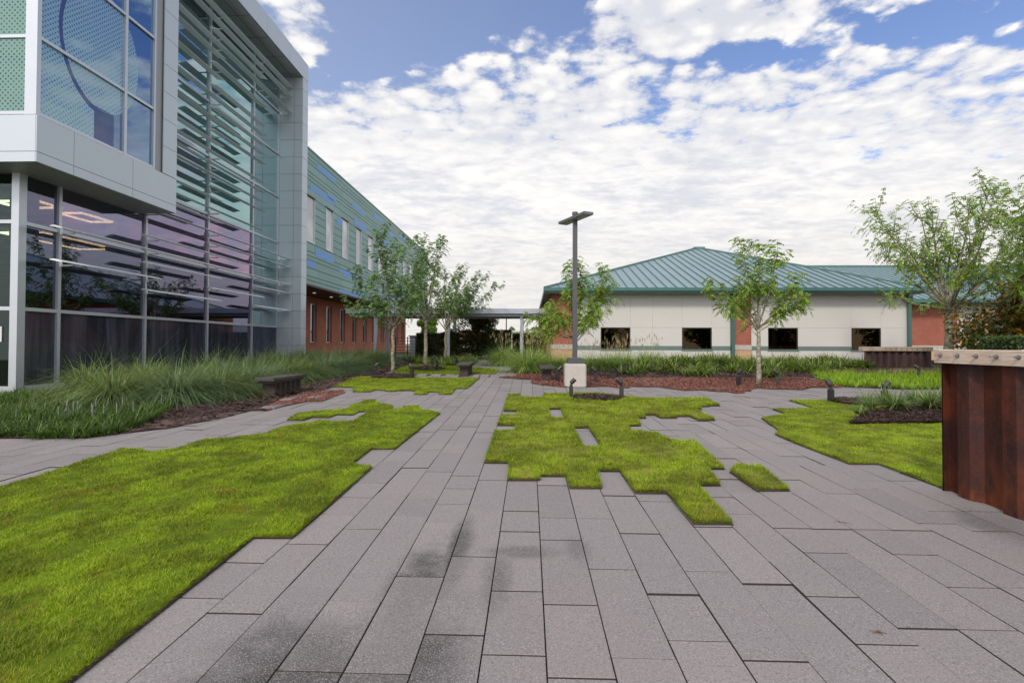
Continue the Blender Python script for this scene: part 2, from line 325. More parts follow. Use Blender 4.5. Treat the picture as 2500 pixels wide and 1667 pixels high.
glass('teal_glass', (0.16, 0.24, 0.24), [(0.36, 0.60, 0.62), (0.44, 0.66, 0.67), (0.50, 0.55, 0.68)], 0.45, 0.9)
glass('violet_glass', (0.24, 0.22, 0.20), [(0.32, 0.35, 0.52), (0.44, 0.37, 0.54), (0.62, 0.42, 0.58)], 0.46, 0.9)
glass('deep_glass', (0.22, 0.20, 0.18), [(0.24, 0.27, 0.38), (0.32, 0.28, 0.40)], 0.42, 0.85)
glass('pale_glass', (0.2, 0.26, 0.27), [(0.50, 0.74, 0.74), (0.56, 0.78, 0.78), (0.60, 0.62, 0.74)], 0.5, 0.85)
glass('film_glass', (0.10, 0.10, 0.13), [(0.15, 0.18, 0.27), (0.20, 0.20, 0.30)], 0.40, 0.8, frost=((0.055, 0.065, 0.085), (0.12, 0.118, 0.15), 0.42, 0.62))
glass('front_glass', (0.20, 0.24, 0.23), (0.22, 0.28, 0.27), 0.10, 0.6)
glass('bronze_glass', (0.05, 0.04, 0.03), (0.46, 0.33, 0.18), 0.10, 0.6)
glass('slot_glass', (0.06, 0.06, 0.07), (0.5, 0.55, 0.6), 0.2, 0.8)
# bay glazing with the printed dot pattern: a ring, dots inside it and to its left, clear glass to the right
def frit(name, plane, base_refl):
    t = glass(name, (0.15, 0.22, 0.26), base_refl, 0.5, 0.9)
    last = t.out.inputs[0].links[0].from_socket
    tc = t.n('ShaderNodeTexCoord'); s = t.n('ShaderNodeSeparateXYZ'); t.l(tc.outputs['Object'], s.inputs[0])
    u = s.outputs[1 if plane == 'y' else 0]; v = s.outputs[2]
    k = 0.064
    a = t.math('ADD', t.math('DIVIDE', u, k), t.math('DIVIDE', v, k)); b = t.math('SUBTRACT', t.math('DIVIDE', u, k), t.math('DIVIDE', v, k))
    fa = t.math('ABSOLUTE', t.math('SUBTRACT', t.math('FRACT', t.math('MULTIPLY', a, 0.5)), 0.5)); fb = t.math('ABSOLUTE', t.math('SUBTRACT', t.math('FRACT', t.math('MULTIPLY', b, 0.5)), 0.5))
    r2 = t.math('ADD', t.math('MULTIPLY', fa, fa), t.math('MULTIPLY', fb, fb))
    dot = t.mr(r2, 0.055, 0.075)               # 0 inside a hole, 1 on the print
    if plane == 'y':
        du = t.math('SUBTRACT', u, 13.30 - 13.5); dv = t.math('SUBTRACT', v, 9.30)
        rr = t.math('SQRT', t.math('ADD', t.math('MULTIPLY', t.math('MULTIPLY', du, 1.33), t.math('MULTIPLY', du, 1.33)), t.math('MULTIPLY', dv, dv)))
        inside = t.mr(rr, 1.60, 1.62, 1, 0); ring = t.math('MULTIPLY', t.mr(rr, 1.60, 1.62), t.mr(rr, 1.74, 1.76, 1, 0))
        leftside = t.mr(du, 0.05, 0.07, 1, 0)
        handle = t.math('MULTIPLY', t.mr(du, -0.28, -0.26), t.mr(dv, -1.56, -1.54, 1, 0))
        zone = t.math('MAXIMUM', inside, t.math('MULTIPLY', leftside, t.math('SUBTRACT', 1.0, t.math('MAXIMUM', ring, handle))))
        ringdark = t.math('MAXIMUM', t.math('MULTIPLY', ring, leftside), t.math('MULTIPLY', handle, t.mr(du, 0.35, 0.40, 1, 0)))
    else:
        zone = None
    fac = dot if zone is None else t.math('MULTIPLY', dot, zone)
    d = t.b; d.inputs['Roughness'].default_value = 0.12
    t.setin(d.inputs['Base Color'], t.mix(t.mr(v, 6.8, 11.0), (0.38, 0.62, 0.66), (0.28, 0.46, 0.62)) if plane == 'y' else (0.20, 0.36, 0.31))
    m2 = t.n('ShaderNodeMixShader'); t.l(t.math('MULTIPLY', fac, 0.72), m2.inputs[0]); t.l(last, m2.inputs[1]); t.l(d.outputs[0], m2.inputs[2]); last = m2.outputs[0]
    if zone is not None:
        d2 = t.n('ShaderNodeBsdfDiffuse'); d2.inputs[0].default_value = (0.07, 0.085, 0.20, 1)
        m3 = t.n('ShaderNodeMixShader'); t.l(t.math('MULTIPLY', ringdark, 0.65), m3.inputs[0]); t.l(last, m3.inputs[1]); t.l(d2.outputs[0], m3.inputs[2]); last = m3.outputs[0]
    t.l(last, t.out.inputs[0])
frit('frit_glass', 'y', [(0.26, 0.42, 0.54), (0.30, 0.42, 0.58), (0.40, 0.40, 0.58)])
frit('frit_glass_front', 'x', [(0.10, 0.17, 0.17), (0.12, 0.18, 0.19)])
t = MT('strip_light', 0.5); t.b.inputs['Base Color'].default_value = (0.9, 0.75, 0.5, 1); t.b.inputs['Emission Color'].default_value = (1.0, 0.84, 0.56, 1); t.b.inputs['Emission Strength'].default_value = 36.0
t = MT('downlight_lens', 0.5); t.b.inputs['Emission Color'].default_value = (1.0, 0.9, 0.75, 1); t.b.inputs['Emission Strength'].default_value = 0.45
simple('paper', (0.6, 0.6, 0.58), 0.8)

# ------------------------------------------------------------------ building blocks
OFF = {}
class MB:
    """Collects boxes, quads, tubes; build() links them as one mesh object."""
    def __init__(s): s.v = []; s.f = []; s.mi = []; s.mats = []
    def k(s, m):
        if m not in s.mats: s.mats.append(m)
        return s.mats.index(m)
    def face(s, pts, m):
        b = len(s.v); s.v += [tuple(p) for p in pts]; s.f.append(tuple(range(b, b + len(pts)))); s.mi.append(s.k(m))
    def box(s, x0, x1, y0, y1, z0, z1, m, rot=None, org=None):
        P = [(x0, y0, z0), (x1, y0, z0), (x1, y1, z0), (x0, y1, z0), (x0, y0, z1), (x1, y0, z1), (x1, y1, z1), (x0, y1, z1)]
        if rot is not None: P = [tuple(rot @ Vector(p) + Vector(org or (0, 0, 0))) for p in P]
        b = len(s.v); s.v += P; k = s.k(m)
        for f in ((0, 3, 2, 1), (4, 5, 6, 7), (0, 1, 5, 4), (1, 2, 6, 5), (2, 3, 7, 6), (3, 0, 4, 7)): s.f.append(tuple(b + i for i in f)); s.mi.append(k)
    def bev(s, x0, x1, y0, y1, z0, z1, e, m):
        """A box whose top edges are eased."""
        P = [(x0, y0, z0), (x1, y0, z0), (x1, y1, z0), (x0, y1, z0), (x0, y0, z1 - e), (x1, y0, z1 - e), (x1, y1, z1 - e), (x0, y1, z1 - e),
             (x0 + e, y0 + e, z1), (x1 - e, y0 + e, z1), (x1 - e, y1 - e, z1), (x0 + e, y1 - e, z1)]
        b = len(s.v); s.v += P; k = s.k(m)
        for f in ((0, 1, 5, 4), (1, 2, 6, 5), (2, 3, 7, 6), (3, 0, 4, 7), (4, 5, 9, 8), (5, 6, 10, 9), (6, 7, 11, 10), (7, 4, 8, 11), (8, 9, 10, 11)): s.f.append(tuple(b + i for i in f)); s.mi.append(k)
    def tube(s, pts, rad, m, n=8, cap=True):
        pts = [Vector(p) for p in pts]; b = len(s.v); k = s.k(m)
        if not hasattr(rad, '__len__'): rad = [rad] * len(pts)
        ref = None
        for i, p in enumerate(pts):
            d = (pts[min(i + 1, len(pts) - 1)] - pts[max(i - 1, 0)]).normalized()
            if ref is None: ref = d.orthogonal().normalized()
            ref = (ref - d * ref.dot(d)).normalized(); q = d.cross(ref)
            for j in range(n):
                a = 2 * math.pi * j / n; s.v.append(tuple(p + (ref * math.cos(a) + q * math.sin(a)) * rad[i]))
        for i in range(len(pts) - 1):
            for j in range(n):
                s.f.append((b + i * n + j, b + i * n + (j + 1) % n, b + (i + 1) * n + (j + 1) % n, b + (i + 1) * n + j)); s.mi.append(k)
        if cap:
            s.f.append(tuple(b + j for j in reversed(range(n)))); s.f.append(tuple(b + (len(pts) - 1) * n + j for j in range(n))); s.mi += [k, k]
    def prism(s, prof, axis, a0, a1, m):
        """Extrude a closed 2-D outline along x, y or z."""
        def P(u, v, a): return {'x': (a, u, v), 'y': (u, a, v), 'z': (u, v, a)}[axis]
        n = len(prof); b = len(s.v); k = s.k(m)
        s.v += [P(u, v, a0) for u, v in prof] + [P(u, v, a1) for u, v in prof]
        for i in range(n): s.f.append((b + i, b + (i + 1) % n, b + n + (i + 1) % n, b + n + i)); s.mi.append(k)
        s.f.append(tuple(b + i for i in reversed(range(n)))); s.f.append(tuple(b + n + i for i in range(n))); s.mi += [k, k]
    def arrays(s, V, F, m):
        b = len(s.v); s.v += [tuple(p) for p in V]; k = s.k(m)
        s.f += [tuple(b + i for i in f) for f in F]; s.mi += [k] * len(F)
    def build(s, name, parent=None, smooth=False, off=None, **tags):
        o = off if off is not None else (OFF[parent.name] if parent else (0, 0, 0))
        me = bpy.data.meshes.new(name); me.from_pydata([(a - o[0], b - o[1], c - o[2]) for a, b, c in s.v], [], s.f)
        for mm in s.mats: me.materials.append(MATS[mm] if mm in MATS else bpy.data.materials[mm])
        me.polygons.foreach_set('material_index', s.mi)
        if smooth: me.polygons.foreach_set('use_smooth', [True] * len(s.f))
        bm = bmesh.new(); bm.from_mesh(me); bmesh.ops.recalc_face_normals(bm, faces=bm.faces); bm.to_mesh(me); bm.free()
        ob = bpy.data.objects.new(name, me); COL.objects.link(ob)
        if parent: ob.parent = parent; OFF[ob.name] = OFF[parent.name]
        else: OFF[ob.name] = o; ob.location = o
        tagset(ob, **tags); return ob
def tagset(o, label=None, cat=None, group=None, kind=None):
    if label: o['label'] = label
    if cat: o['category'] = cat
    if group: o['group'] = group
    if kind: o['kind'] = kind
def thing(name, label, cat, loc, group=None):
    o = bpy.data.objects.new(name, None); COL.objects.link(o); o.location = loc; o.empty_display_size = 0.2
    OFF[o.name] = tuple(loc); tagset(o, label, cat, group); return o
def copy_thing(o, loc, label, group=None, rotz=0.0, scale=1.0):
    c = o.copy(); COL.objects.link(c); c.location = loc; c.rotation_euler = (0, 0, rotz); c.scale = (scale,) * 3
    c['label'] = label
    if group: c['group'] = group
    for ch in list(o.children):
        d = ch.copy(); COL.objects.link(d); d.parent = c
        for g in list(ch.children):
            e = g.copy(); COL.objects.link(e); e.parent = d
    return c
def mesh_np(name, V, F, mats, fm=None, parent=None, off=(0, 0, 0), **tags):
    """One mesh from numpy arrays of vertices and quads."""
    V = np.asarray(V, np.float32) - np.array(off, np.float32); F = np.asarray(F, np.int32)
    me = bpy.data.meshes.new(name); me.vertices.add(len(V)); me.vertices.foreach_set('co', V.ravel())
    me.loops.add(F.size); me.loops.foreach_set('vertex_index', F.ravel())
    me.polygons.add(len(F)); me.polygons.foreach_set('loop_start', np.arange(len(F), dtype=np.int32) * 4)
    try: me.polygons.foreach_set('loop_total', np.full(len(F), 4, np.int32))
    except Exception: pass
    for mm in mats: me.materials.append(MATS[mm] if mm in MATS else bpy.data.materials[mm])
    if fm is not None: me.polygons.foreach_set('material_index', np.asarray(fm, np.int32))
    me.update(calc_edges=True); me.validate()
    ob = bpy.data.objects.new(name, me); COL.objects.link(ob)
    if parent: ob.parent = parent; OFF[ob.name] = OFF[parent.name]
    else: ob.location = off; OFF[ob.name] = off
    tagset(ob, **tags); return ob
def blades(P, az, length, width, lean, droop, seg, rng, up=1.0, tip=0.12):
    """Grass blades as curved ribbons: they rise, lean out along az and droop."""
    n = len(P); t = np.linspace(0, 1, seg + 1)[None, :]
    L_ = np.asarray(length)[:, None]; ln = np.asarray(lean)[:, None]; dr = np.asarray(droop)[:, None]
    h = L_ * ln * (t ** 1.25); z = L_ * (up * t * (1 - 0.45 * ln) - dr * t * t)
    dx, dy = np.cos(az)[:, None], np.sin(az)[:, None]
    cx = P[:, 0:1] + dx * h; cy = P[:, 1:2] + dy * h; cz = P[:, 2:3] + z
    wd = np.asarray(width)[:, None] * 0.5 * np.maximum(1 - t ** 1.6, tip)
    tw = az[:, None] + rng.uniform(-0.6, 0.6, (n, 1)); sx, sy = -np.sin(tw), np.cos(tw)
    V = np.stack([np.stack([cx - sx * wd, cy - sy * wd, cz], -1), np.stack([cx + sx * wd, cy + sy * wd, cz], -1)], 2)  # n, seg+1, 2, 3
    b = (np.arange(n) * (seg + 1) * 2)[:, None] + (np.arange(seg) * 2)[None, :]
    F = np.stack([b, b + 1, b + 3, b + 2], -1).reshape(-1, 4)
    return V.reshape(-1, 3), F
def cat_vf(parts):
    V = []; F = []; o = 0
    for v, f in parts: V.append(v); F.append(f + o); o += len(v)
    return np.concatenate(V), np.concatenate(F)
def inside(poly, x, y):
    poly = np.asarray(poly); r = np.zeros(len(x), bool); j = len(poly) - 1
    for i in range(len(poly)):
        xi, yi = poly[i]; xj, yj = poly[j]
        c = ((yi > y) != (yj > y)) & (x < (xj - xi) * (y - yi) / (yj - yi + 1e-12) + xi); r ^= c; j = i
    return r
def sample(poly, n, rng):
    p = np.asarray(poly); lo, hi = p.min(0), p.max(0)
    q = rng.uniform(lo, hi, (n, 2)); return q[inside(poly, q[:, 0], q[:, 1])]
def area(poly):
    p = np.asarray(poly); x, y = p[:, 0], p[:, 1]; return abs(np.dot(x, np.roll(y, 1)) - np.dot(y, np.roll(x, 1))) / 2
def wav(x, y, s, seed=0):
    r = np.random.default_rng(seed); v = 0
    for k in range(5):
        a = r.uniform(0, 6.28); f = s * r.uniform(0.6, 1.7); v = v + np.sin((x * np.cos(a) + y * np.sin(a)) * f + r.uniform(0, 6.28))
    return v / 5
GZ = lambda y: SL * np.minimum(y, 34.0)

# ------------------------------------------------------------------ the ground
g = MB()
ys = [-60, 0, 34, 300, 3000]
for a, b in zip(ys[:-1], ys[1:]):
    g.face([(-2500, a, gz(a) - 0.06), (2500, a, gz(a) - 0.06), (2500, b, gz(b) - 0.06), (-2500, b, gz(b) - 0.06)], 'terrain')
g.build('ground', kind='structure', label='flat open ground round the courtyard')
g = MB(); g.face([(-14, -3, gz(-3) - 0.045), (18, -3, gz(-3) - 0.045), (18, 30, gz(30) - 0.045), (-14, 30, gz(30) - 0.045)], 'soil')
g.build('paving_bed', kind='structure', label='dark sand bed under the paving slabs')
rng = random.Random(5)
pv = MB(); FULL = 0.915
BR = {}
for kcol in range(-46, 60):
    x0 = -0.527 + 0.305 * kcol; far = 30.0
    y = -1.2 - rng.random() * FULL
    # slabs sit on a half-slab module; each column keeps its own stagger
    ph = rng.choice([0, 0.305, 0.61, 0.4575, 0.1525]); y = -1.5 + ph
    while y < far:
        ln = FULL if rng.random() < 0.62 else (FULL / 2 if rng.random() < 0.75 else 0.61)
        y1 = y + ln; dz = rng.uniform(-0.0022, 0.0022); e = 0.0025; gp = 0.0032
        if rng.random() < 0.08: dz -= 0.006
        P = []
        X0, X1, Y0, Y1 = x0 + gp, x0 + 0.305 - gp, y + 0.005, y1 - 0.005
        tl = rng.uniform(-0.003, 0.003); ty = rng.uniform(-0.0036, 0.0018)
        b = len(pv.v)
        for (xx, yy, zz) in ((X0, Y0, -0.05), (X1, Y0, -0.05), (X1, Y1, -0.05), (X0, Y1, -0.05), (X0, Y0, -e), (X1, Y0, -e), (X1, Y1, -e), (X0, Y1, -e), (X0 + e, Y0 + e, 0), (X1 - e, Y0 + e, 0), (X1 - e, Y1 - e, 0), (X0 + e, Y1 - e, 0)):
            pv.v.append((xx, yy, gz(yy) + dz + zz + tl * (xx - x0 - 0.15) + (ty if yy > (y + y1) / 2 else -ty)))
        for fi, f in enumerate(((0, 1, 5, 4), (1, 2, 6, 5), (2, 3, 7, 6), (3, 0, 4, 7), (4, 5, 9, 8), (5, 6, 10, 9), (6, 7, 11, 10), (7, 4, 8, 11), (8, 9, 10, 11))):
            pv.f.append(tuple(b + i for i in f)); pv.mi.append(pv.k('paving' if fi > 3 else 'paving_side'))
        y = y1
pv.build('paving', kind='structure', label='long grey exposed aggregate paving slabs of the courtyard path')

POLY = {}
POLY['center']=[(-0.51,6.05),(-0.22,6.05),(-0.21,5.35),(0.10,5.36),(0.10,5.50),(0.40,5.51),(0.41,5.09),(0.70,5.10),(0.73,5.73),(1.01,5.74),(1.02,4.96),(1.32,4.97),(1.32,4.18),(1.61,4.19),(1.66,5.24),(1.90,5.25),(1.98,5.88),(2.18,5.89),(2.30,7.32),(1.98,7.30),(1.92,7.90),(1.57,8.08),(1.60,8.54),(1.82,8.57),(1.93,9.34),(2.08,9.35),(2.13,9.70),(2.35,9.72),(2.37,9.37),(2.64,9.39),(2.69,9.58),(2.94,9.59),(2.97,9.17),(3.24,9.18),(3.31,10.46),(3.44,10.48),(3.53,10.88),(3.73,10.91),(3.76,11.00),(4.00,11.02),(4.12,12.30),(3.77,12.21),(3.55,12.14),(3.21,12.24),(3.17,12.09),(2.33,12.39),(1.78,13.03),(1.70,13.18),(0.99,13.14),(0.95,12.84),(0.37,12.91),(0.34,12.12),(0.06,12.10),(-0.21,12.28),(-0.25,12.70),(-0.51,12.68),(-0.49,10.03),(-0.21,10.04),(-0.22,9.53),(-0.50,9.52),(-0.51,8.48),(-0.21,8.49),(-0.22,7.95),(-0.51,7.91)]
POLY['hole1']=[(0.37,10.37),(0.64,10.39),(0.64,9.19),(0.37,9.17)]
POLY['hole2']=[(0.69,8.32),(0.96,8.33),(0.97,6.89),(0.71,6.88)]
POLY['tuft']=[(2.21,5.75),(2.21,5.09),(2.51,5.11),(2.61,5.97),(2.36,5.98)]
POLY['left']=[(-2.03,3.40),(-2.04,3.77),(-1.75,3.78),(-1.77,4.91),(-1.78,5.73),(-1.79,5.79),(-2.05,5.90),(-2.06,6.67),(-1.76,6.70),(-1.69,9.69),(-1.75,9.84),(-2.14,10.15),(-2.31,10.66),(-2.57,10.64),(-2.54,10.27),(-2.75,10.19),(-2.84,10.63),(-3.28,11.05),(-3.47,11.51),(-3.65,11.50),(-3.68,10.51),(-3.62,10.22),(-3.79,10.00),(-3.87,9.97),(-4.15,9.71),(-4.32,9.64),(-4.25,9.16),(-4.18,8.81),(-3.92,8.81),(-3.89,9.11),(-3.57,9.11),(-3.57,9.45),(-3.25,9.44),(-3.27,9.80),(-3.06,9.82),(-3.00,8.73),(-3.33,8.69),(-3.61,8.80),(-3.65,8.54),(-3.83,8.43),(-3.97,8.05),(-3.93,7.60),(-4.26,7.23),(-4.55,7.15),(-4.59,6.49),(-4.77,6.38),(-4.86,6.37),(-5.00,6.50),(-5.25,6.51),(-5.19,5.92),(-5.15,5.62),(-5.13,5.10),(-5.12,4.85),(-5.19,3.67),(-2.09,1.50),(-1.99,2.06)]
POLY['left2']=[(-5.47,14.24),(-4.86,14.17),(-4.52,13.14),(-4.09,13.12),(-4.09,13.56),(-3.84,13.57),(-3.71,13.31),(-3.47,13.32),(-3.51,13.47),(-3.12,13.49),(-2.92,13.31),(-2.84,12.63),(-2.54,12.65),(-2.58,13.21),(-2.27,13.20),(-2.24,12.71),(-1.94,12.72),(-2.01,14.07),(-1.71,14.09),(-1.68,17.38),(-3.78,17.40),(-5.96,17.59)]
POLY['left3']=[(-5.23,19.02),(-4.72,18.57),(-3.29,18.43),(-2.88,18.70),(-2.03,19.34),(-1.28,19.24),(-1.25,21.83),(-1.97,22.23),(-2.27,22.89),(-4.01,24.10),(-5.74,25.20),(-5.59,22.50)]
POLY['right']=[(5.93,11.99),(5.83,10.77),(4.92,10.62),(4.86,9.94),(4.18,9.44),(3.93,8.26),(3.72,7.94),(3.70,7.53),(3.74,6.18),(4.08,6.19),(4.08,5.22),(5.15,5.95),(9.53,10.29),(9.29,11.92),(8.11,12.09),(7.48,11.94),(7.28,12.17)]
POLY['redR']=[(-1.06,17.91),(-1.05,17.63),(-0.23,17.41),(-0.22,17.09),(0.06,17.03),(0.06,15.68),(0.34,15.63),(0.35,15.17),(0.63,15.13),(0.91,14.66),(1.00,14.61),(1.60,14.70),(1.80,15.41),(2.21,14.92),(2.44,14.52),(2.79,14.54),(2.85,14.88),(3.65,14.81),(3.88,14.89),(4.21,14.44),(4.15,13.92),(4.64,14.08),(4.97,14.14),(4.97,13.72),(5.19,13.73),(5.23,13.31),(5.54,13.48),(5.69,13.92),(5.84,13.85),(6.08,14.37),(6.36,14.71),(6.66,14.55),(7.40,14.28),(8.02,14.96),(8.50,14.92),(8.95,15.02),(9.41,16.97),(9.62,18.28),(5.76,18.03),(2.53,17.13),(2.73,18.16),(1.95,18.86),(1.31,19.13),(0.18,19.22),(-0.44,19.17),(-0.47,18.39),(-0.76,18.16)]
POLY['redL']=[(-5.04,10.51),(-4.88,11.25),(-4.58,11.27),(-4.66,12.48),(-4.66,12.97),(-4.88,13.44),(-5.11,13.30),(-5.44,13.16),(-5.66,12.91),(-5.62,11.57),(-5.38,10.49),(-5.20,10.06),(-5.10,9.86)]
POLY['bright']=[(8.80,15.47),(9.29,15.06),(10.19,15.22),(10.39,14.61),(10.94,14.65),(11.51,14.78),(11.73,14.79),(16.46,20.75),(14.20,20.59),(13.06,22.21),(14.47,27.47),(11.38,22.09)]
POLY['mulchR']=[(5.31,8.82),(5.91,8.89),(6.99,8.97),(8.20,9.31),(10.40,11.80),(8.19,10.51),(6.57,9.91),(6.09,9.65)]
POLY['walk']=[(-2.62,23.30),(-2.77,27.98),(-2.24,28.02),(-1.93,25.49),(-1.62,24.40),(-1.13,23.81),(-0.57,23.46)]
POLY['bed_left'] = [(-9.5, 6.75), (-7.53, 7.12), (-7.44, 7.30), (-6.82, 7.16), (-6.36, 7.20), (-6.05, 7.60), (-6.02, 7.98), (-5.72, 7.98), (-5.45, 9.0), (-5.40, 9.84), (-5.10, 9.86), (-5.20, 10.06), (-5.38, 10.49), (-5.62, 11.57), (-5.66, 12.91), (-5.44, 13.16), (-5.47, 14.24), (-5.90, 17.59), (-5.45, 19.0), (-5.59, 22.5), (-5.74, 25.2), (-5.2, 26.5), (-5.6, 29.5), (-14.2, 29.5), (-14.2, 6.4)]
POLY['bed_right'] = [(-0.44, 19.17), (0.18, 19.22), (1.31, 19.13), (1.95, 18.86), (2.73, 18.16), (2.53, 17.60), (4.2, 17.85), (5.76, 18.0), (8.0, 18.05), (9.62, 18.28), (11.0, 20.4), (12.4, 21.6), (16.0, 21.6), (30, 22), (30, 25.2), (-0.9, 25.2), (-0.75, 21.0)]
POLY['bed_far_left'] = [(-5.74, 25.3), (-4.0, 24.15), (-2.66, 23.2), (-2.77, 28.0), (-3.3, 30.5), (-9, 31.5), (-5.2, 26.5)]
POLY['bed_far_right'] = [(-2.2, 28.1), (-1.93, 25.49), (-1.62, 24.40), (-1.13, 23.81), (-0.9, 23.4), (0.9, 23.4), (0.9, 30.5), (-2.6, 30.5)]
def ngon(bm, poly, z):
    vs = [bm.verts.new((x, y, gz(y) + z)) for x, y in poly]; return bm.faces.new(vs)

# lawns: a low turf slab with earthy sides, covered in individual blades
def lawn(name, key, label, dens, holes=(), seed=1, h=0.045, slab=0.034):
    poly = POLY[key]; rng = np.random.default_rng(seed)
    bm = bmesh.new(); outs = [poly] + [list(q) for q in holes]; edges = []
    for q in outs:
        vs = [bm.verts.new((x, y, 0)) for x, y in q]
        edges += [bm.edges.new((vs[i], vs[(i + 1) % len(vs)])) for i in range(len(vs))]
    if holes: r = bmesh.ops.triangle_fill(bm, edges=edges, use_beauty=True)
    else: r = bmesh.ops.contextual_create(bm, geom=edges)
    faces = list(bm.faces); ex = bmesh.ops.extrude_face_region(bm, geom=faces)
    top = [e for e in ex['geom'] if isinstance(e, bmesh.types.BMVert)]; ts = set(top)
    for v in bm.verts: v.co.z = gz(v.co.y) + (slab * 0.5 if v in ts else 0.006)
    sk = {}                                    # a narrow rim of bare soil round the turf
    for q in outs:
        n_ = len(q); sg = 1 if sum(q[i][0] * q[(i + 1) % n_][1] - q[(i + 1) % n_][0] * q[i][1] for i in range(n_)) > 0 else -1
        if q is not poly: sg = -sg
        for i in range(n_):
            a, b, c = Vector(q[i - 1]), Vector(q[i]), Vector(q[(i + 1) % n_]); d1, d2 = (b - a).normalized(), (c - b).normalized()
            nn = Vector((d1.y, -d1.x)) + Vector((d2.y, -d2.x)); sk[(round(b.x, 3), round(b.y, 3))] = nn.normalized() * sg * 0.02 if nn.length > 0.2 else Vector((0, 0))
    for v in bm.verts:
        if v not in ts:
            o_ = sk.get((round(v.co.x, 3), round(v.co.y, 3)))
            if o_ is not None: v.co.x += o_.x; v.co.y += o_.y
    bmesh.ops.recalc_face_normals(bm, faces=bm.faces); bmesh.ops.triangulate(bm, faces=[f for f in bm.faces if len(f.verts) > 4])
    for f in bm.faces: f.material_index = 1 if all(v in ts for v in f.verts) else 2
    tmp = bpy.data.meshes.new('t'); bm.to_mesh(tmp); bm.free()
    # blade roots
    A = area(poly); p = np.asarray(poly); n = int(dens * (p.max(0) - p.min(0)).prod())
    q = sample(poly, n, rng)
    keep = rng.random(len(q)) < np.clip((3.2 / np.maximum(q[:, 1], 3.2)) ** 1.15, 0.0, 1)
    q = q[keep & (q[:, 1] > 1.3) & (np.abs(q[:, 0]) < q[:, 1] * 1.18 + 0.8)]
    for hq in holes: q = q[~inside(hq, q[:, 0], q[:, 1])]
    # extra roots hanging over the rim
    rim = []
    for qq in outs:
        for i in range(len(qq)):
            a, b = np.array(qq[i]), np.array(qq[(i + 1) % len(qq)]); l = np.linalg.norm(b - a)
            if max(abs(a[0]), abs(b[0])) > 12 or min(a[1], b[1]) < 1.4: continue
            k = int(l * 1500 * min(1, (3.2 / max(3.2, (a[1] + b[1]) / 2)) ** 0.8)); s = rng.random((k, 1)); pts = a + (b - a) * s
            nrm = np.array([b[1] - a[1], a[0] - b[0]]) / (l + 1e-9)
            tst = (a + b) / 2 + nrm * 0.02
            isin = inside(poly, np.array([tst[0]]), np.array([tst[1]]))[0] and not any(inside(hq, np.array([tst[0]]), np.array([tst[1]]))[0] for hq in holes)
            if isin: nrm = -nrm
            rim.append(np.concatenate([pts - nrm * rng.uniform(0.0, 0.03, (k, 1)), np.full((k, 1), math.atan2(nrm[1], nrm[0]))], 1))
    rim = np.concatenate(rim) if rim else np.zeros((0, 3))
    m1 = len(q); q2 = np.concatenate([q, rim[:, :2]]); az = np.concatenate([rng.uniform(0, 6.283, m1), rim[:, 2] + rng.normal(0, 0.6, len(rim))])
    wv_ = 0.7 * wav(q2[:, 0], q2[:, 1], 5.0, seed) + 0.8 * wav(q2[:, 0], q2[:, 1], 17.0, seed + 3) + 0.6 * wav(q2[:, 0], q2[:, 1], 42.0, seed + 5)
    hh = h * 0.42 * (1 + 0.35 * wv_) * rng.uniform(0.7, 1.25, len(q2)); hh += slab * 0.5; hh[m1:] = (slab + 0.02) * rng.uniform(0.6, 1.25, len(rim)); wd = 0.0042 * (np.maximum(q2[:, 1], 2.5) / 3.0) ** 0.62 * rng.uniform(0.7, 1.3, len(q2))
    lean = rng.uniform(0.35, 1.2, len(q2)); lean[m1:] = rng.uniform(0.1, 0.7, len(rim)); dr = np.zeros(len(q2)); dr[m1:] = rng.uniform(0.0, 0.6, len(rim))
    P = np.column_stack([q2, GZ(q2[:, 1]) + slab * 0.5 - 0.008 + 0.010 * np.clip(wv_, -1.2, 1.6)]); P[m1:, 2] -= rng.uniform(0, 0.25, len(rim)) * slab
    V, F = blades(P, az, hh, wd, lean, dr, 2, rng)
    me = tmp; tv = np.empty(len(me.vertices) * 3, np.float32); me.vertices.foreach_get('co', tv); tv = tv.reshape(-1, 3)
    tf = []; tm = []
    for f in me.polygons:
        ix = list(f.vertices)
        if len(ix) == 3: ix = ix + [ix[2]]
        tf.append(ix); tm.append(f.material_index)
    # slab triangles keep their own mesh data: joined as separate pieces of the same object
    mbv = [tuple(x) for x in tv]; mbf = [tuple(f.vertices) for f in me.polygons]
    nv = len(V); me2 = bpy.data.meshes.new(name)
    allV = np.concatenate([V, tv]); nq = len(F)
    loops = np.concatenate([F.ravel(), np.array([i + nv for f in mbf for i in f], np.int32)])
    sizes = np.array([4] * nq + [len(f) for f in mbf], np.int32); starts = np.concatenate([[0], np.cumsum(sizes)[:-1]]).astype(np.int32)
    me2.vertices.add(len(allV)); me2.vertices.foreach_set('co', allV.astype(np.float32).ravel())
    me2.loops.add(len(loops)); me2.loops.foreach_set('vertex_index', loops.astype(np.int32))
    me2.polygons.add(len(sizes)); me2.polygons.foreach_set('loop_start', starts)
    try: me2.polygons.foreach_set('loop_total', sizes)
    except Exception: pass
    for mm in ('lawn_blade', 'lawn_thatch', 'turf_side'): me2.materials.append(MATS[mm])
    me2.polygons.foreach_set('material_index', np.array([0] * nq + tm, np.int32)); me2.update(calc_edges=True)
    ob = bpy.data.objects.new(name, me2); COL.objects.link(ob); OFF[ob.name] = (0, 0, 0)
    tagset(ob, label, None, None, 'stuff'); bpy.data.meshes.remove(tmp); return ob
lawn('lawn', 'left', 'long bright green lawn left of the path, nearest the viewer', 20000, seed=1)
lawn('lawn', 'center', 'stepped green lawn in the middle of the paving with two slab holes', 13000, [POLY['hole1'], POLY['hole2']], 2, 0.06, 0.05)
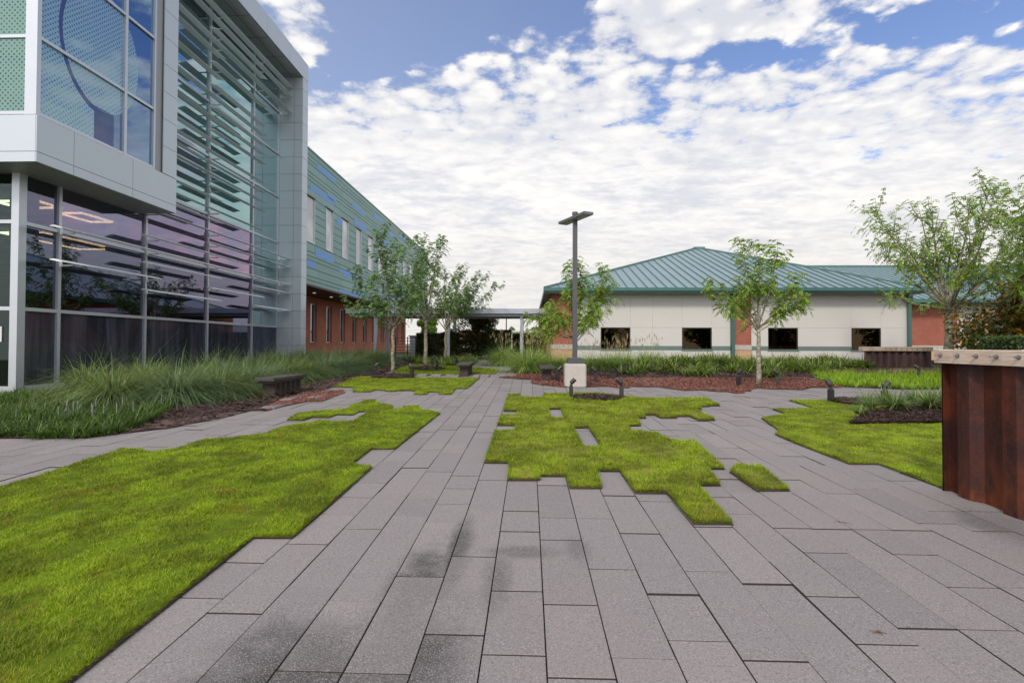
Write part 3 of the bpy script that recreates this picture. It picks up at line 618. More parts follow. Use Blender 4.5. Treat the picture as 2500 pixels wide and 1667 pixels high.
lawn('lawn', 'tuft', 'single slab sized strip of grass set in the paving', 9000, seed=3, h=0.06, slab=0.05)
lawn('lawn', 'left2', 'wide lawn under the first young tree beside the path', 12000, seed=4, h=0.055)
lawn('lawn', 'left3', 'far lawn under the second young tree beyond the stepping slabs', 12000, seed=5, h=0.055)
lawn('lawn', 'right', 'lawn in front of the near rusty wall with two spotlights', 12000, seed=6)

# planting beds: soil sheet plus loose bark chips
def bed(name, key, matn, label, chips, rise=None, seed=1, z0=0.012, size=(0.04, 0.11)):
    poly = POLY[key]; rng = np.random.default_rng(seed); bm = bmesh.new(); f = ngon(bm, poly, z0)
    bmesh.ops.triangulate(bm, faces=bm.faces)
    for _ in range(4 if rise else 0):
        long = [e for e in bm.edges if e.calc_length() > 0.7]
        if long: bmesh.ops.subdivide_edges(bm, edges=long, cuts=1, use_grid_fill=False); bmesh.ops.triangulate(bm, faces=bm.faces)
    mb = MB()
    for fc in bm.faces:
        mb.face([(v.co.x, v.co.y, gz(v.co.y) + z0 + (float(rise(v.co.x, v.co.y)) if rise else 0)) for v in fc.verts], matn)
    bm.free()
    p = np.asarray(poly); n = int(chips * (p.max(0) - p.min(0)).prod()); q = sample(poly, n, rng)
    q = q[(np.abs(q[:, 0]) < q[:, 1] * 1.15 + 0.5)]; k = len(q)
    ang = rng.uniform(0, 6.283, k); l = rng.uniform(size[0], size[1], k) * 0.5; wd = l * rng.uniform(0.2, 0.5, k); tz = rng.uniform(-0.35, 0.35, k); tw = rng.uniform(-0.4, 0.4, k)
    zz = GZ(q[:, 1]) + z0 + 0.008 + rng.uniform(0, 0.02, k) + (np.array([float(rise(a, b)) for a, b in q]) if rise else 0)
    dx, dy = np.cos(ang), np.sin(ang); V = np.zeros((k, 4, 3))
    for j, (a, b) in enumerate(((-1, -1), (1, -1), (1, 1), (-1, 1))):
        V[:, j, 0] = q[:, 0] + dx * l * a - dy * wd * b; V[:, j, 1] = q[:, 1] + dy * l * a + dx * wd * b; V[:, j, 2] = zz + l * a * tz + wd * b * tw
    mb.arrays(V.reshape(-1, 3), np.arange(4 * k).reshape(-1, 4), matn)
    return mb.build(name, kind='structure', label=label)
def rise_right(x, y): return 0.28 * np.clip((y - 18.2) / 2.6, 0, 1) ** 1.2 * np.clip((x + 0.2) / 3.0, 0, 1)
def rise_mulch(x, y): return 0.13 * np.clip(1 - (((x - 8.2) / 3.0) ** 2 + ((y - 9.9) / 1.15) ** 2), 0, 1)
bed('mulch_bed', 'bed_left', 'dark_mulch', 'dark bark mulch along the glass building', 170, seed=11)
bed('mulch_bed', 'bed_right', 'dark_mulch', 'dark mulch mound in front of the white walled building', 120, rise_right, 12)
bed('mulch_bed', 'bed_far_left', 'dark_mulch', 'dark mulch under the far covered walkway', 40, None, 13)
bed('mulch_bed', 'bed_far_right', 'dark_mulch', 'dark mulch round the tall grasses right of the far path', 40, None, 14)
bed('mulch_bed', 'mulchR', 'dark_mulch', 'dark mulch mound with strap leaved plants beside the near rusty wall', 4200, rise_mulch, 15, 0.05, (0.015, 0.045))
bed('red_mulch_bed', 'redR', 'red_mulch', 'red bark chips round the lamp post and the right hand tree', 1100, None, 16, 0.016, (0.025, 0.06))
bed('red_mulch_bed', 'redL', 'red_mulch', 'small patch of red brown chips in front of the left bench', 1500, None, 17, 0.014, (0.02, 0.05))
bed('carpet_bed', 'bright', 'dark_mulch', 'soil under the bright green ground cover', 30, None, 18)
def ring(x, y, r, label, seed, mound=0.05):
    mb = MB(); n = 28; rg = np.random.default_rng(seed); P = [(x + r * (1 + rg.uniform(-.04, .04)) * math.cos(6.283 * i / n), y + r * 0.95 * math.sin(6.283 * i / n)) for i in range(n)]
    for i in range(n):
        a, b = P[i], P[(i + 1) % n]; mb.face([(a[0], a[1], gz(a[1]) + 0.055), (b[0], b[1], gz(b[1]) + 0.055), (x, y, gz(y) + 0.055 + mound)], 'dark_mulch')
    k = 500; rr = r * np.sqrt(rg.random(k)); th = rg.uniform(0, 6.283, k); an = rg.uniform(0, 6.283, k); l = rg.uniform(.015, .04, k); wd = l * .4; V = np.zeros((k, 4, 3))
    qx, qy = x + rr * np.cos(th), y + rr * .95 * np.sin(th); zz = GZ(qy) + 0.065 + mound * (1 - rr / r) + rg.uniform(0, .015, k); tz = rg.uniform(-.4, .4, k)
    for j, (a, b) in enumerate(((-1, -1), (1, -1), (1, 1), (-1, 1))):
        V[:, j, 0] = qx + np.cos(an) * l * a - np.sin(an) * wd * b; V[:, j, 1] = qy + np.sin(an) * l * a + np.cos(an) * wd * b; V[:, j, 2] = zz + l * a * tz
    mb.arrays(V.reshape(-1, 3), np.arange(4 * k).reshape(-1, 4), 'dark_mulch'); mb.build('mulch_ring', kind='structure', label=label)
ring(1.59, 12.15, 0.56, 'empty round mulch ring in the middle lawn', 21, 0.02)
ring(-4.72, 17.75, 0.78, 'mulch ring round the first left tree', 22, 0.04)
ring(-4.30, 21.6, 0.78, 'mulch ring round the second left tree', 23, 0.12)
ring(-4.1, 26.2, 0.9, 'mulch ring near the third left tree', 24, 0.06)
ring(7.35, 11.72, 0.62, 'mulch ring at the back of the right lawn', 25, 0.02)
# loose slabs lying in chips, mulch and grass
sl = MB()
for (x0, x1, y0, y1, z) in ((-4.75, -4.45, 18.2, 18.75, .06), (-3.95, -3.62, 18.0, 18.55, .06), (-3.45, -3.12, 18.05, 18.5, .06), (-2.95, -2.65, 18.1, 18.5, .06), (-2.62, -2.45, 17.7, 18.5, .055), (-1.95, -1.75, 17.7, 18.5, .055), (-1.6, -1.4, 17.7, 18.5, .055),
                        (3.36, 3.66, 16.2, 17.1, .022), (3.68, 3.98, 15.7, 16.5, .022), (4.96, 5.3, 14.35, 15.05, .022), (8.66, 8.98, 16.6, 17.6, .022), (-5.36, -5.06, 10.1, 11.0, .03), (-5.15, -4.85, 11.7, 12.55, .03), (-5.55, -5.3, 11.3, 12.6, .028), (0.12, 0.34, 15.9, 16.3, .03)):
    sl.bev(x0, x1, y0, y1, gz(y0) - 0.02, gz((y0 + y1) / 2) + z, 0.005, 'paving')
sl.build('paving', kind='structure', label='loose paving slabs lying in the mulch and grass')

# ------------------------------------------------------------------ the glass building on the left
def cells(mb, plane, c, us, vs, out, gap, mat, skip=None):
    """Flat cladding panels with open joints; plane x faces +X, plane y faces -Y."""
    for a, b in zip(us[:-1], us[1:]):
        for d, e in zip(vs[:-1], vs[1:]):
            if skip and skip((a + b) / 2, (d + e) / 2): continue
            g_ = gap / 2
            if plane == 'x': mb.box(c, c + out, a + g_, b - g_, d + g_, e - g_, mat)
            else: mb.box(a + g_, b - g_, c - out, c, d + g_, e - g_, mat)
GB = thing('glass_building', 'tall glass office block with silver panels and long horizontal sun louvers', 'building', (-12.5, 13.5, 0))
TOP = 14.79
w_ = MB()   # silver cladding: bay, corner column, roof fascia
vs = [TOP - 0.59 - 0.85 * k for k in range(0, 17)]; vs = [TOP] + [v for v in vs if v > 0.35] + [0.25]; vs = sorted(vs)
w_.box(-12.44, -11.33, 25.15, 25.70, 0.2, TOP, 'dark_gap')
cells(w_, 'y', 25.15, [-12.44, -11.72, -11.32], vs, 0.03, 0.014, 'aluminium_panel')
cells(w_, 'x', -11.33, [25.12, 25.72], vs, 0.03, 0.014, 'aluminium_panel')
w_.build('corner_column', GB)
w_ = MB()
w_.box(-23.5, -11.34, 11.42, 25.68, 14.86, 15.62, 'dark_gap')
cells(w_, 'x', -11.34, [11.38] + [11.4 + 2.05 * k for k in range(1, 7)] + [25.72], [14.80, 15.69], 0.04, 0.014, 'aluminium_panel')
cells(w_, 'y', 11.42, [-23.5, -21, -18.5, -16, -13.6, -11.30], [14.80, 15.69], 0.04, 0.014, 'aluminium_panel')
w_.box(-12.6, -11.36, 16.1, 25.10, 14.79, 14.85, 'soffit_metal'); 
for k in range(6): w_.box(-12.5, -11.4, 17.3 + 1.5 * k, 17.312 + 1.5 * k, 14.784, 14.792, 'dark_gap')
w_.box(-11.86, -11.848, 16.1, 25.1, 14.783, 14.79, 'dark_gap')
w_.box(-23.5, -11.32, 11.4, 25.7, 15.63, 15.68, 'soffit_metal')
w_.build('roof_fascia', GB)
w_ = MB()
w_.box(-23.5, -11.33, 11.40, 16.02, 5.72, 6.72, 'dark_gap')
cells(w_, 'x', -11.33, [11.37, 12.35, 14.25, 16.06], [5.67, 5.91, 6.76], 0.03, 0.012, 'aluminium_panel')
cells(w_, 'y', 11.40, [-20, -17, -14.4, -11.32], [5.67, 5.91, 6.76], 0.03, 0.012, 'aluminium_panel')
w_.box(-12.6, -11.33, 15.48, 16.03, 6.73, 14.80, 'dark_gap')
cells(w_, 'x', -11.33, [15.44, 16.06], [6.77] + [6.77 + 0.85 * k for k in range(1, 9)] + [14.78], 0.03, 0.012, 'aluminium_panel')
w_.box(-12.6, -11.31, 16.03, 16.06, 6.76, 14.79, 'aluminium_panel')
w_.box(-12.3, -11.36, 15.14, 15.46, 6.76, 14.79, 'soffit_metal')
w_.box(-20, -11.34, 11.41, 16.05, 5.675, 5.715, 'soffit_metal')
w_.build('bay_cladding', GB)
f_ = MB()   # bay window frame
for y in (11.40, 13.96): f_.box(-11.47, -11.335, y, y + 0.09, 6.77, TOP, 'aluminium_frame')
f_.box(-11.47, -11.335, 15.08, 15.15, 6.77, TOP, 'aluminium_frame')
for z in (6.78, 8.56, 10.71, 12.86): f_.box(-11.46, -11.345, 11.49, 15.08, z, z + 0.075, 'aluminium_frame')
f_.box(-11.55, -11.335, 11.385, 11.40, 6.77, TOP, 'aluminium_frame'); f_.box(-11.62, -11.47, 11.39, 11.5, 6.77, TOP, 'aluminium_frame')
for x in (-13.35, -15.3): f_.box(x, x + 0.09, 11.39, 11.5, 6.77, TOP, 'aluminium_frame')
for z in (6.78, 8.56, 10.71, 12.86): f_.box(-17.2, -11.62, 11.40, 11.48, z, z + 0.075, 'aluminium_frame')
f_.build('bay_window_frame', GB)
def pane(x0, x1, y0, y1, z0, z1, mat):
    p = MB(); p.box(x0, x1, y0, y1, z0, z1, mat); return p.build('window_pane', GB)
ZB = [6.855, 8.56, 8.635, 10.71, 10.785, 12.86, 12.935, TOP]
for y0, y1 in ((11.49, 13.96), (14.05, 15.08)):
    for k in range(4): pane(-11.42, -11.40, y0, y1, ZB[2 * k], ZB[2 * k + 1], 'frit_glass')
for x0, x1 in ((-13.26, -11.62), (-15.21, -13.35)):
    for k in range(3): pane(x0, x1, 11.43, 11.45, ZB[2 * k], ZB[2 * k + 1], 'frit_glass_front')
# curtain wall
MU = [12.30, 13.23, 16.31, 19.55, 22.75, 25.12]; TZ = [0.42, 2.36, 4.48, 6.54, 8.81, 10.93, 13.04, 14.78]
f_ = MB(); f_.box(-12.62, -12.43, 12.10, 12.30, 0.26, 5.67, 'aluminium_frame')
for k, y in enumerate(MU[1:]):
    f_.box(-12.60, -12.44, y - 0.045, y + 0.045 if k < 4 else y + 0.03, 0.28, 5.67 if y < 14 else 14.79, 'aluminium_frame')
for k in range(5):
    for q, z in enumerate(TZ):
        if k < 2 and z > 5.5: continue
        a, b = MU[k] + (0 if k == 0 else 0.045), MU[k + 1] - 0.045
        f_.box(-12.585, -12.455, a, b, z - 0.045 if q else 0.28, z + 0.045, 'aluminium_frame')
for q, z in enumerate(TZ[:3]): f_.box(-18, -12.62, 12.12, 12.24, z - 0.045 if q else 0.28, z + 0.045, 'aluminium_frame')
for x in (-14.6, -16.6): f_.box(x - 0.05, x + 0.05, 12.1, 12.26, 0.28, 5.67, 'aluminium_frame')
f_.build('curtain_wall_frame', GB)
for k in range(5):
    for q in range(7):
        z0, z1 = TZ[q] + 0.045, min(TZ[q + 1] - 0.045, 5.66 if k < 2 else 99)
        if z1 - z0 < 0.2: continue
        mt_ = ['film_glass', 'deep_glass', 'violet_glass', 'teal_glass', 'teal_glass', 'teal_glass', 'teal_glass'][q]
        if k == 0 and q: mt_ = 'deep_glass'
        if k == 4 and q >= 1: mt_ = 'pale_glass'
        if k == 2 and q in (3, 4): mt_ = 'teal_glass'
        pane(-12.53, -12.51, MU[k] + (0 if k == 0 else 0.045), MU[k + 1] - 0.045, z0, z1, mt_)
for x0, x1 in ((-14.55, -12.62), (-16.55, -14.65)):
    for q in range(3): pane(x0, x1, 12.17, 12.19, TZ[q] + 0.045, min(TZ[q + 1] - 0.045, 5.66), 'front_glass')
# rooms behind the glass
r_ = MB()
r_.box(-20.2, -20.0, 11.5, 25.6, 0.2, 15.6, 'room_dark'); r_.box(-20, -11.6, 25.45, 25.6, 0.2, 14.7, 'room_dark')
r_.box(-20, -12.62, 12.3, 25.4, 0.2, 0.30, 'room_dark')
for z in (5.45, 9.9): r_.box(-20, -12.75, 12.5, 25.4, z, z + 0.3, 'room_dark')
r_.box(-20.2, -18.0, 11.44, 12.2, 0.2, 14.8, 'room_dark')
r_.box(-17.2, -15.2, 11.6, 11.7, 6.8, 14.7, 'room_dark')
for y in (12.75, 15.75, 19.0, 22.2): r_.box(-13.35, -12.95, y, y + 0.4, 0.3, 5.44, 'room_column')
r_.build('interior_shell', GB)
def loop(x0, x1, y0, y1, z):
    q = MB(); b = 0.07
    for a in ((x0, x1, y0, y0 + b), (x0, x1, y1 - b, y1), (x0, x0 + b, y0 + b, y1 - b), (x1 - b, x1, y0 + b, y1 - b)): q.box(*a, z, z + 0.05, 'strip_light')
    q.build('ceiling_light', GB)
loop(-14.4, -13.15, 13.30, 14.05, 5.30); loop(-13.75, -13.0, 14.5, 15.65, 5.28); loop(-18.3, -16.7, 17.1, 20.3, 5.30)
# notice taped inside the front glazing
q = MB(); q.box(-13.12, -12.86, 12.15, 12.165, 1.55, 1.92, 'paper'); q.build('notice', GB)
# louvers
S_ = {1: 12.55, 2: 15.62, 3: 18.85, 4: 22.05, 'B': 16.12}; E_ = {2: 16.15, 3: 19.38, 4: 22.56, 5: 25.02}
rows = [(0, 4, 5), (0, 2, 3), (1, 3, 4), (1, 1, 2), (2, 4, 5), (2, 2, 3), (3, 1, 5), (4, 2, 4), (5, 3, 5), (6, 2, 5), (7, 'B', 3), (8, 'B', 4), (9, 'B', 3), (10, 3, 4), (11, 'B', 4), (12, 'B', 4), (13, 'B', 4), (14, 'B', 3),
        (15, 3, 4), (16, 'B', 4), (17, 3, 4), (18, 'B', 4), (19, 3, 4), (20, 'B', 3), (21, 3, 4), (22, 'B', 3), (23, 'B', 5), (24, 3, 4), (25, 'B', 5), (26, 'B', 5)]
prof = [(-12.08, 0.018), (-12.05, 0.040), (-11.98, 0.045), (-11.88, 0.022), (-11.80, -0.012), (-11.75, -0.036), (-11.76, -0.046), (-11.84, -0.034), (-11.98, -0.002), (-12.05, 0.006)]
for i, a, b in rows:
    z = 3.18 + 0.4255 * i
    lm = MB(); lm.prism([(u, v + z) for u, v in prof], 'y', S_[a], E_[b], 'louver_metal'); lo = lm.build('louver', GB)
    for y in MU[1:]:
        if S_[a] - 0.1 < y - 0.12 < E_[b] + 0.05 and not (a == 'B' and y < 16.6):
            bm_ = MB(); bm_.box(-12.44, -12.05, y - 0.02, y + 0.02, z - 0.05, z - 0.012, 'louver_metal'); bm_.tube([(-12.42, y, z - 0.07), (-12.42, y, z + 0.09)], 0.035, 'louver_metal', 8)
            bm_.build('bracket', lo)

# ------------------------------------------------------------------ the brick and green building
BB = thing('brick_building', 'long two storey block with green and blue cladding over red brick', 'building', (-13.95, 40, 0))
XG, XB = -11.5, -13.95
wins = [(26.08 + 2.535 * k, 27.13 + 2.535 * k) for k in range(12)]
rg = random.Random(8); c_ = MB()
c_.box(-24, XG - 0.12, 25.75, 57.8, 4.66, 11.59, 'dark_gap')
zrows = [4.63]
for h_ in (0.22, 0.22, 0.42, 0.42, 0.22, 0.22, 0.42): zrows.append(zrows[-1] + h_)
zrows[-1] = 6.80
for k in range(6): zrows.append(6.80 + 0.405 * (k + 1))
for h_ in (0.42, 0.42, 0.22, 0.22, 0.42, 0.22, 0.22): zrows.append(zrows[-1] + h_)
zrows.append(11.66)
blues = [(27.24, 29.84, 6.25, 6.68), (26.2, 27.27, 5.56, 5.9), (30.35, 31.27, 8.70, 9.13), (33.35, 35.89, 9.40, 9.80), (32.86, 35.6, 10.45, 10.70), (37.56, 39.78, 10.9, 11.2), (30.72, 33.92, 5.90, 6.1), (31.4, 34.6, 5.72, 5.88),
         (30.75, 34.44, 4.64, 4.85), (33.2, 36.4, 4.87, 5.06), (28.84, 30.2, 9.88, 10.1), (27.35, 30.0, 11.0, 11.28), (26.5, 29.8, 9.62, 9.92), (41.5, 44.5, 10.5, 10.8), (38.5, 42, 9.45, 9.75), (40, 44, 5.2, 5.5), (37, 38.6, 6.3, 6.6), (45, 47, 11.0, 11.3)]
for z0, z1 in zip(zrows[:-1], zrows[1:]):
    inw = 6.85 < (z0 + z1) / 2 < 9.2
    spans = []
    if inw:
        a = 25.75
        for w0, w1 in wins: spans.append((a, w0)); a = w1
        spans.append((a, 57.8))
    else:
        a = 25.75 - rg.random() * 2
        while a < 57.8:
            b = a + rg.choice((2.54, 3.6, 3.6)); spans.append((max(a, 25.75), min(b, 57.8))); a = b
    for a, b in spans:
        if b - a < 0.05: continue
        c_.box(XG - 0.03, XG, a + 0.005, b - 0.005, z0 + 0.014, z1 - 0.014, 'green_panel' if rg.random() < 0.6 else 'green_panel_pale')
for y0, y1, z0, z1 in blues: c_.box(XG - 0.01, XG + 0.006, y0, y1, z0, z1, 'blue_panel')
c_.box(XG - 0.06, XG + 0.03, 25.75, 57.85, 11.66, 11.74, 'green_panel_pale'); c_.box(-24, XG - 0.06, 25.75, 57.8, 11.6, 11.7, 'dark_gap')
c_.build('upper_wall', BB)
c_ = MB(); c_.box(XB - 0.05, XG - 0.005, 25.75, 57.8, 4.55, 4.63, 'brown_soffit'); c_.build('soffit', BB)
for w0, w1 in wins:
    f_ = MB(); e = 0.05
    f_.box(XG - 0.1, XG + 0.02, w0, w0 + e, 6.82, 9.23, 'aluminium_frame'); f_.box(XG - 0.1, XG + 0.02, w1 - e, w1, 6.82, 9.23, 'aluminium_frame')
    f_.box(XG - 0.1, XG + 0.03, w0 + e, w1 - e, 6.82, 6.88, 'aluminium_frame'); f_.box(XG - 0.1, XG + 0.05, w0 - 0.03, w1 + 0.03, 9.23, 9.28, 'dark_frame')
    wo_ = f_.build('window', BB); p = MB(); p.box(XG - 0.06, XG - 0.04, w0 + e, w1 - e, 6.88, 9.23, 'blind_window'); p.build('pane', wo_)
c_ = MB(); bw = [(27.22 + 2.6 * k, 28.18 + 2.6 * k) for k in range(12)]; a = 25.73; WZ0, WZ1 = 1.62, 4.13
for w0, w1 in bw + [(57.7, 57.7)]:
    c_.box(-24, XB, a, w0, 0.2, 4.548, 'brick_side'); a = w1
    if w1 > w0:
        c_.box(XB - 0.4, XB, w0, w1, 0.2, WZ0, 'brick_side'); c_.box(XB - 0.4, XB, w0, w1, WZ1, 4.548, 'brick_side')
c_.build('brick_wall', BB)
for w0, w1 in bw:
    f_ = MB(); e = 0.06; X0, X1 = XB - 0.22, XB - 0.12
    f_.box(X0, X1, w0, w0 + e, WZ0, WZ1, 'aluminium_frame'); f_.box(X0, X1, w1 - e, w1, WZ0, WZ1, 'aluminium_frame'); f_.box(X0, X1, w0 + e, w1 - e, WZ1 - e, WZ1, 'aluminium_frame'); f_.box(X0, X1, w0 + e, w1 - e, WZ0, WZ0 + e, 'aluminium_frame')
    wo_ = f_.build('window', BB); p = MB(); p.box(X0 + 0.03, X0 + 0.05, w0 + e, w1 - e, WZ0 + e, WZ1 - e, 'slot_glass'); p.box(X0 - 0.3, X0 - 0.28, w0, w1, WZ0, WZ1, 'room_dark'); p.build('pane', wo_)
    s_ = MB(); s_.box(XB - 0.1, XB + 0.05, w0 - 0.06, w1 + 0.06, WZ0 - 0.09, WZ0 - 0.003, 'brick_side'); s_.build('sill', wo_)
for k in range(10):
    p = MB(); p.tube([(-12.7, 27.4 + 2.6 * k, 4.545), (-12.7, 27.4 + 2.6 * k, 4.515)], 0.09, 'downlight_lens', 12); p.build('downlight', BB)

# ------------------------------------------------------------------ the white walled building with the green roof
WB = thing('white_building', 'single storey white and brick building with green metal hip roof', 'building', (11.3, 25, 0.5))
YF, ZW = 25.0, 3.96
c_ = MB(); joints_z = [0.35, 1.28, 1.285, 2.37, ZW]
winx = [(3.43, 4.85), (7.31, 8.72), (11.37, 12.77), (15.26, 16.63)]; WZ = (1.33, 2.37)
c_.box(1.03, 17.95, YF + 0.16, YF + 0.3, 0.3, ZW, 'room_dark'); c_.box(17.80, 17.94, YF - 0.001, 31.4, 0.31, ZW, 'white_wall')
def hole(u, v): return any(a < u < b for a, b in winx) and 1.3 < v < 2.37
cells(c_, 'y', YF + 0.16, [2.25, 3.43, 4.85, 5.9, 7.31, 8.72, 9.60], [0.35, 1.33, 2.37, ZW], 0.16, 0.006, 'white_wall', hole)
cells(c_, 'y', YF + 0.16, [10.56, 11.37, 12.77, 15.26, 16.63, 17.80], [0.35, 1.33, 2.37, ZW], 0.16, 0.006, 'white_wall', hole)
for a, b in ((2.25, 3.43), (4.85, 7.31), (8.72, 9.6), (10.56, 11.37), (12.77, 15.26), (16.63, 17.8)): c_.box(a, b, YF - 0.004, YF + 0.05, 1.28, 1.49, 'band_trim')
c_.build('wall', WB)
for a, b in winx:
    f_ = MB(); e = 0.045
    f_.box(a, a + e, YF + 0.02, YF + 0.12, WZ[0], WZ[1], 'dark_frame'); f_.box(b - e, b, YF + 0.02, YF + 0.12, WZ[0], WZ[1], 'dark_frame'); f_.box(a + e, b - e, YF + 0.02, YF + 0.12, WZ[1] - e, WZ[1], 'dark_frame'); f_.box(a + e, b - e, YF + 0.02, YF + 0.12, WZ[0], WZ[0] + e, 'dark_frame')
    wo_ = f_.build('window', WB); p = MB(); p.box(a + e, b - e, YF + 0.07, YF + 0.085, WZ[0] + e, WZ[1] - e, 'bronze_glass'); p.build('pane', wo_)
    s_ = MB(); s_.box(a - 0.03, b + 0.03, YF - 0.04, YF + 0.02, WZ[0] - 0.06, WZ[0] - 0.003, 'band_trim'); s_.build('sill', wo_)
for a, b in ((1.03, 2.25), (9.76, 10.56)):
    p = MB(); p.box(a, b, YF - 0.05, YF + 0.15, 1.55, ZW, 'brick_front'); p.box(a - 0.01, b + 0.01, YF - 0.08, YF + 0.15, 1.31, 1.547, 'concrete'); p.box(a, b, YF - 0.06, YF + 0.15, 0.3, 1.307, 'tan_stone'); p.build('brick_pier', WB)
p = MB(); p.box(1.03, 1.3, YF + 0.31, 32.0, 1.55, ZW, 'brick_side'); p.box(1.0, 1.3, YF + 0.31, 32.0, 0.3, 1.547, 'tan_stone_side'); p.box(0.75, 1.03, 32.0, 44, 0.3, ZW, 'brick_side'); p.build('side_wall', WB)
for x in (9.60, 17.79):
    p = MB(); p.box(x + 0.005, x + 0.15, YF - 0.16, YF - 0.06, 0.4, 3.75, 'green_trim'); p.box(x - 0.03, x + 0.19, YF - 0.2, YF - 0.03, 3.62, 3.9, 'green_trim'); p.build('downspout', WB)
# hip roof
x0, x1, y0, y1, ze = 0.70, 18.35, 24.4, 45.6, 4.20; ax, ay, azz = 11.3, 35.0, 8.05
ro = MB(); apex = (ax, ay, azz); A_, B_, C_, D_ = (x0, y0, ze), (x1, y0, ze), (x1, y1, ze), (x0, y1, ze)
for p, q in ((A_, B_), (B_, C_), (C_, D_), (D_, A_)): ro.face([p, q, apex], 'roof_metal')
k = 0; x = x0 + 0.23
while x < x1:
    tt = min((x - x0) / (ax - x0), (x1 - x) / (x1 - ax)); p0 = Vector((x, y0, ze)); p1 = Vector((x, y0 + (ay - y0) * tt, ze + (azz - ze) * tt))
    if tt > 0.02:
        s = 0.017; n_ = Vector((0, -(azz - ze), (ay - y0))).normalized(); h = 0.05
        P = [p0 + Vector((-s, 0, 0)), p0 + Vector((s, 0, 0)), p1 + Vector((s, 0, 0)), p1 + Vector((-s, 0, 0))]; Q = [p + n_ * h for p in P]
        ro.face([Q[0], Q[1], Q[2], Q[3]], 'roof_seam'); ro.face([P[0], P[3], Q[3], Q[0]], 'roof_seam'); ro.face([P[1], Q[1], Q[2], P[2]], 'roof_seam'); ro.face([P[0], Q[0], Q[1], P[1]], 'roof_seam')
    x += 0.46
y = y0 + 0.3
while y < y1:
    tt = min((y - y0) / (ay - y0), (y1 - y) / (y1 - ay))
    if tt > 0.02:
        p0 = Vector((x1, y, ze)); p1 = Vector((x1 + (ax - x1) * tt, y, ze + (azz - ze) * tt)); ro.tube([p0 + Vector((0, 0, .02)), p1 + Vector((0, 0, .02))], 0.022, 'roof_seam', 4)
    y += 0.46
for p in (A_, B_, C_, D_): ro.tube([Vector(p) + Vector((0, 0, 0.03)), Vector(apex) + Vector((0, 0, 0.03))], 0.06, 'roof_seam', 6)
ro.box(ax - 0.35, ax + 0.35, ay - 0.35, ay + 0.35, azz - 0.12, azz + 0.03, 'roof_seam')
ro.face([(x0, y0, ze - 0.02), (x0, y1, ze - 0.02), (x1, y1, ze - 0.02), (x1, y0, ze - 0.02)], 'soffit_metal')
rf = ro.build('roof', WB)
fa = MB(); fa.box(x0 - 0.02, x1 + 0.02, y0 - 0.02, y0 + 0.06, 3.98, 4.19, 'green_trim'); fa.box(x0 - 0.05, x1 + 0.05, y0 - 0.12, y0 - 0.021, 4.06, 4.215, 'green_trim')
fa.box(x0 - 0.02, x0 + 0.06, y0 + 0.061, y1, 3.98, 4.19, 'green_trim'); fa.box(x1 - 0.06, x1 + 0.02, y0 + 0.061, y1, 3.98, 4.19, 'green_trim')
fa.box(x0 + 0.07, x1 - 0.07, y0 + 0.065, YF + 0.1, 3.962, 3.985, 'soffit_metal'); fa.build('fascia', WB)
# wing behind, running right
wr = MB(); rz, ry, ey, ez = 7.55, 40.0, 30.2, 4.2
wr.face([(13, ey, ez), (60, ey, ez), (60, ry, rz), (13, ry, rz)], 'roof_metal'); wr.face([(13, ry, rz), (60, ry, rz), (60, 50, ez), (13, 50, ez)], 'roof_metal')
for k in range(88): 
    x = 17.5 + 0.46 * k; wr.tube([(x, ey, ez + 0.02), (x, ry, rz + 0.02)], 0.03, 'roof_seam', 4)
wr.box(13, 60, ry - 0.12, ry + 0.12, rz - 0.02, rz + 0.08, 'roof_seam'); wr.box(17.0, 60, ey - 0.1, ey, ez - 0.2, ez + 0.02, 'green_trim'); wr.build('wing_roof', WB)
wr = MB(); wy = ey + 0.8
for a, b in ((24.95, 25.5), (27.2, 32), (32.02, 60)): wr.box(a, b, wy, wy + 0.3, 0.4, 4.0, 'white_wall')
wr.box(25.5, 27.2, wy, wy + 0.3, 0.4, 1.35, 'white_wall'); wr.box(25.5, 27.2, wy, wy + 0.3, 2.55, 4.0, 'white_wall'); wr.build('wing_wall', WB)
wr = MB(); wr.box(17.95, 24.95, wy - 0.05, wy + 0.3, 1.55, 4.0, 'brick_front'); wr.box(17.95, 24.97, wy - 0.08, wy + 0.3, 1.31, 1.547, 'concrete'); wr.box(17.95, 24.95, wy - 0.06, wy + 0.3, 0.4, 1.307, 'tan_stone'); wr.build('brick_pier', WB)
f_ = MB(); f_.box(25.5, 25.56, wy + 0.05, wy + 0.15, 1.35, 2.55, 'dark_frame'); f_.box(27.14, 27.2, wy + 0.05, wy + 0.15, 1.35, 2.55, 'dark_frame'); wo_ = f_.build('window', WB); p = MB(); p.box(25.56, 27.14, wy + 0.08, wy + 0.1, 1.35, 2.55, 'bronze_glass'); p.build('pane', wo_)

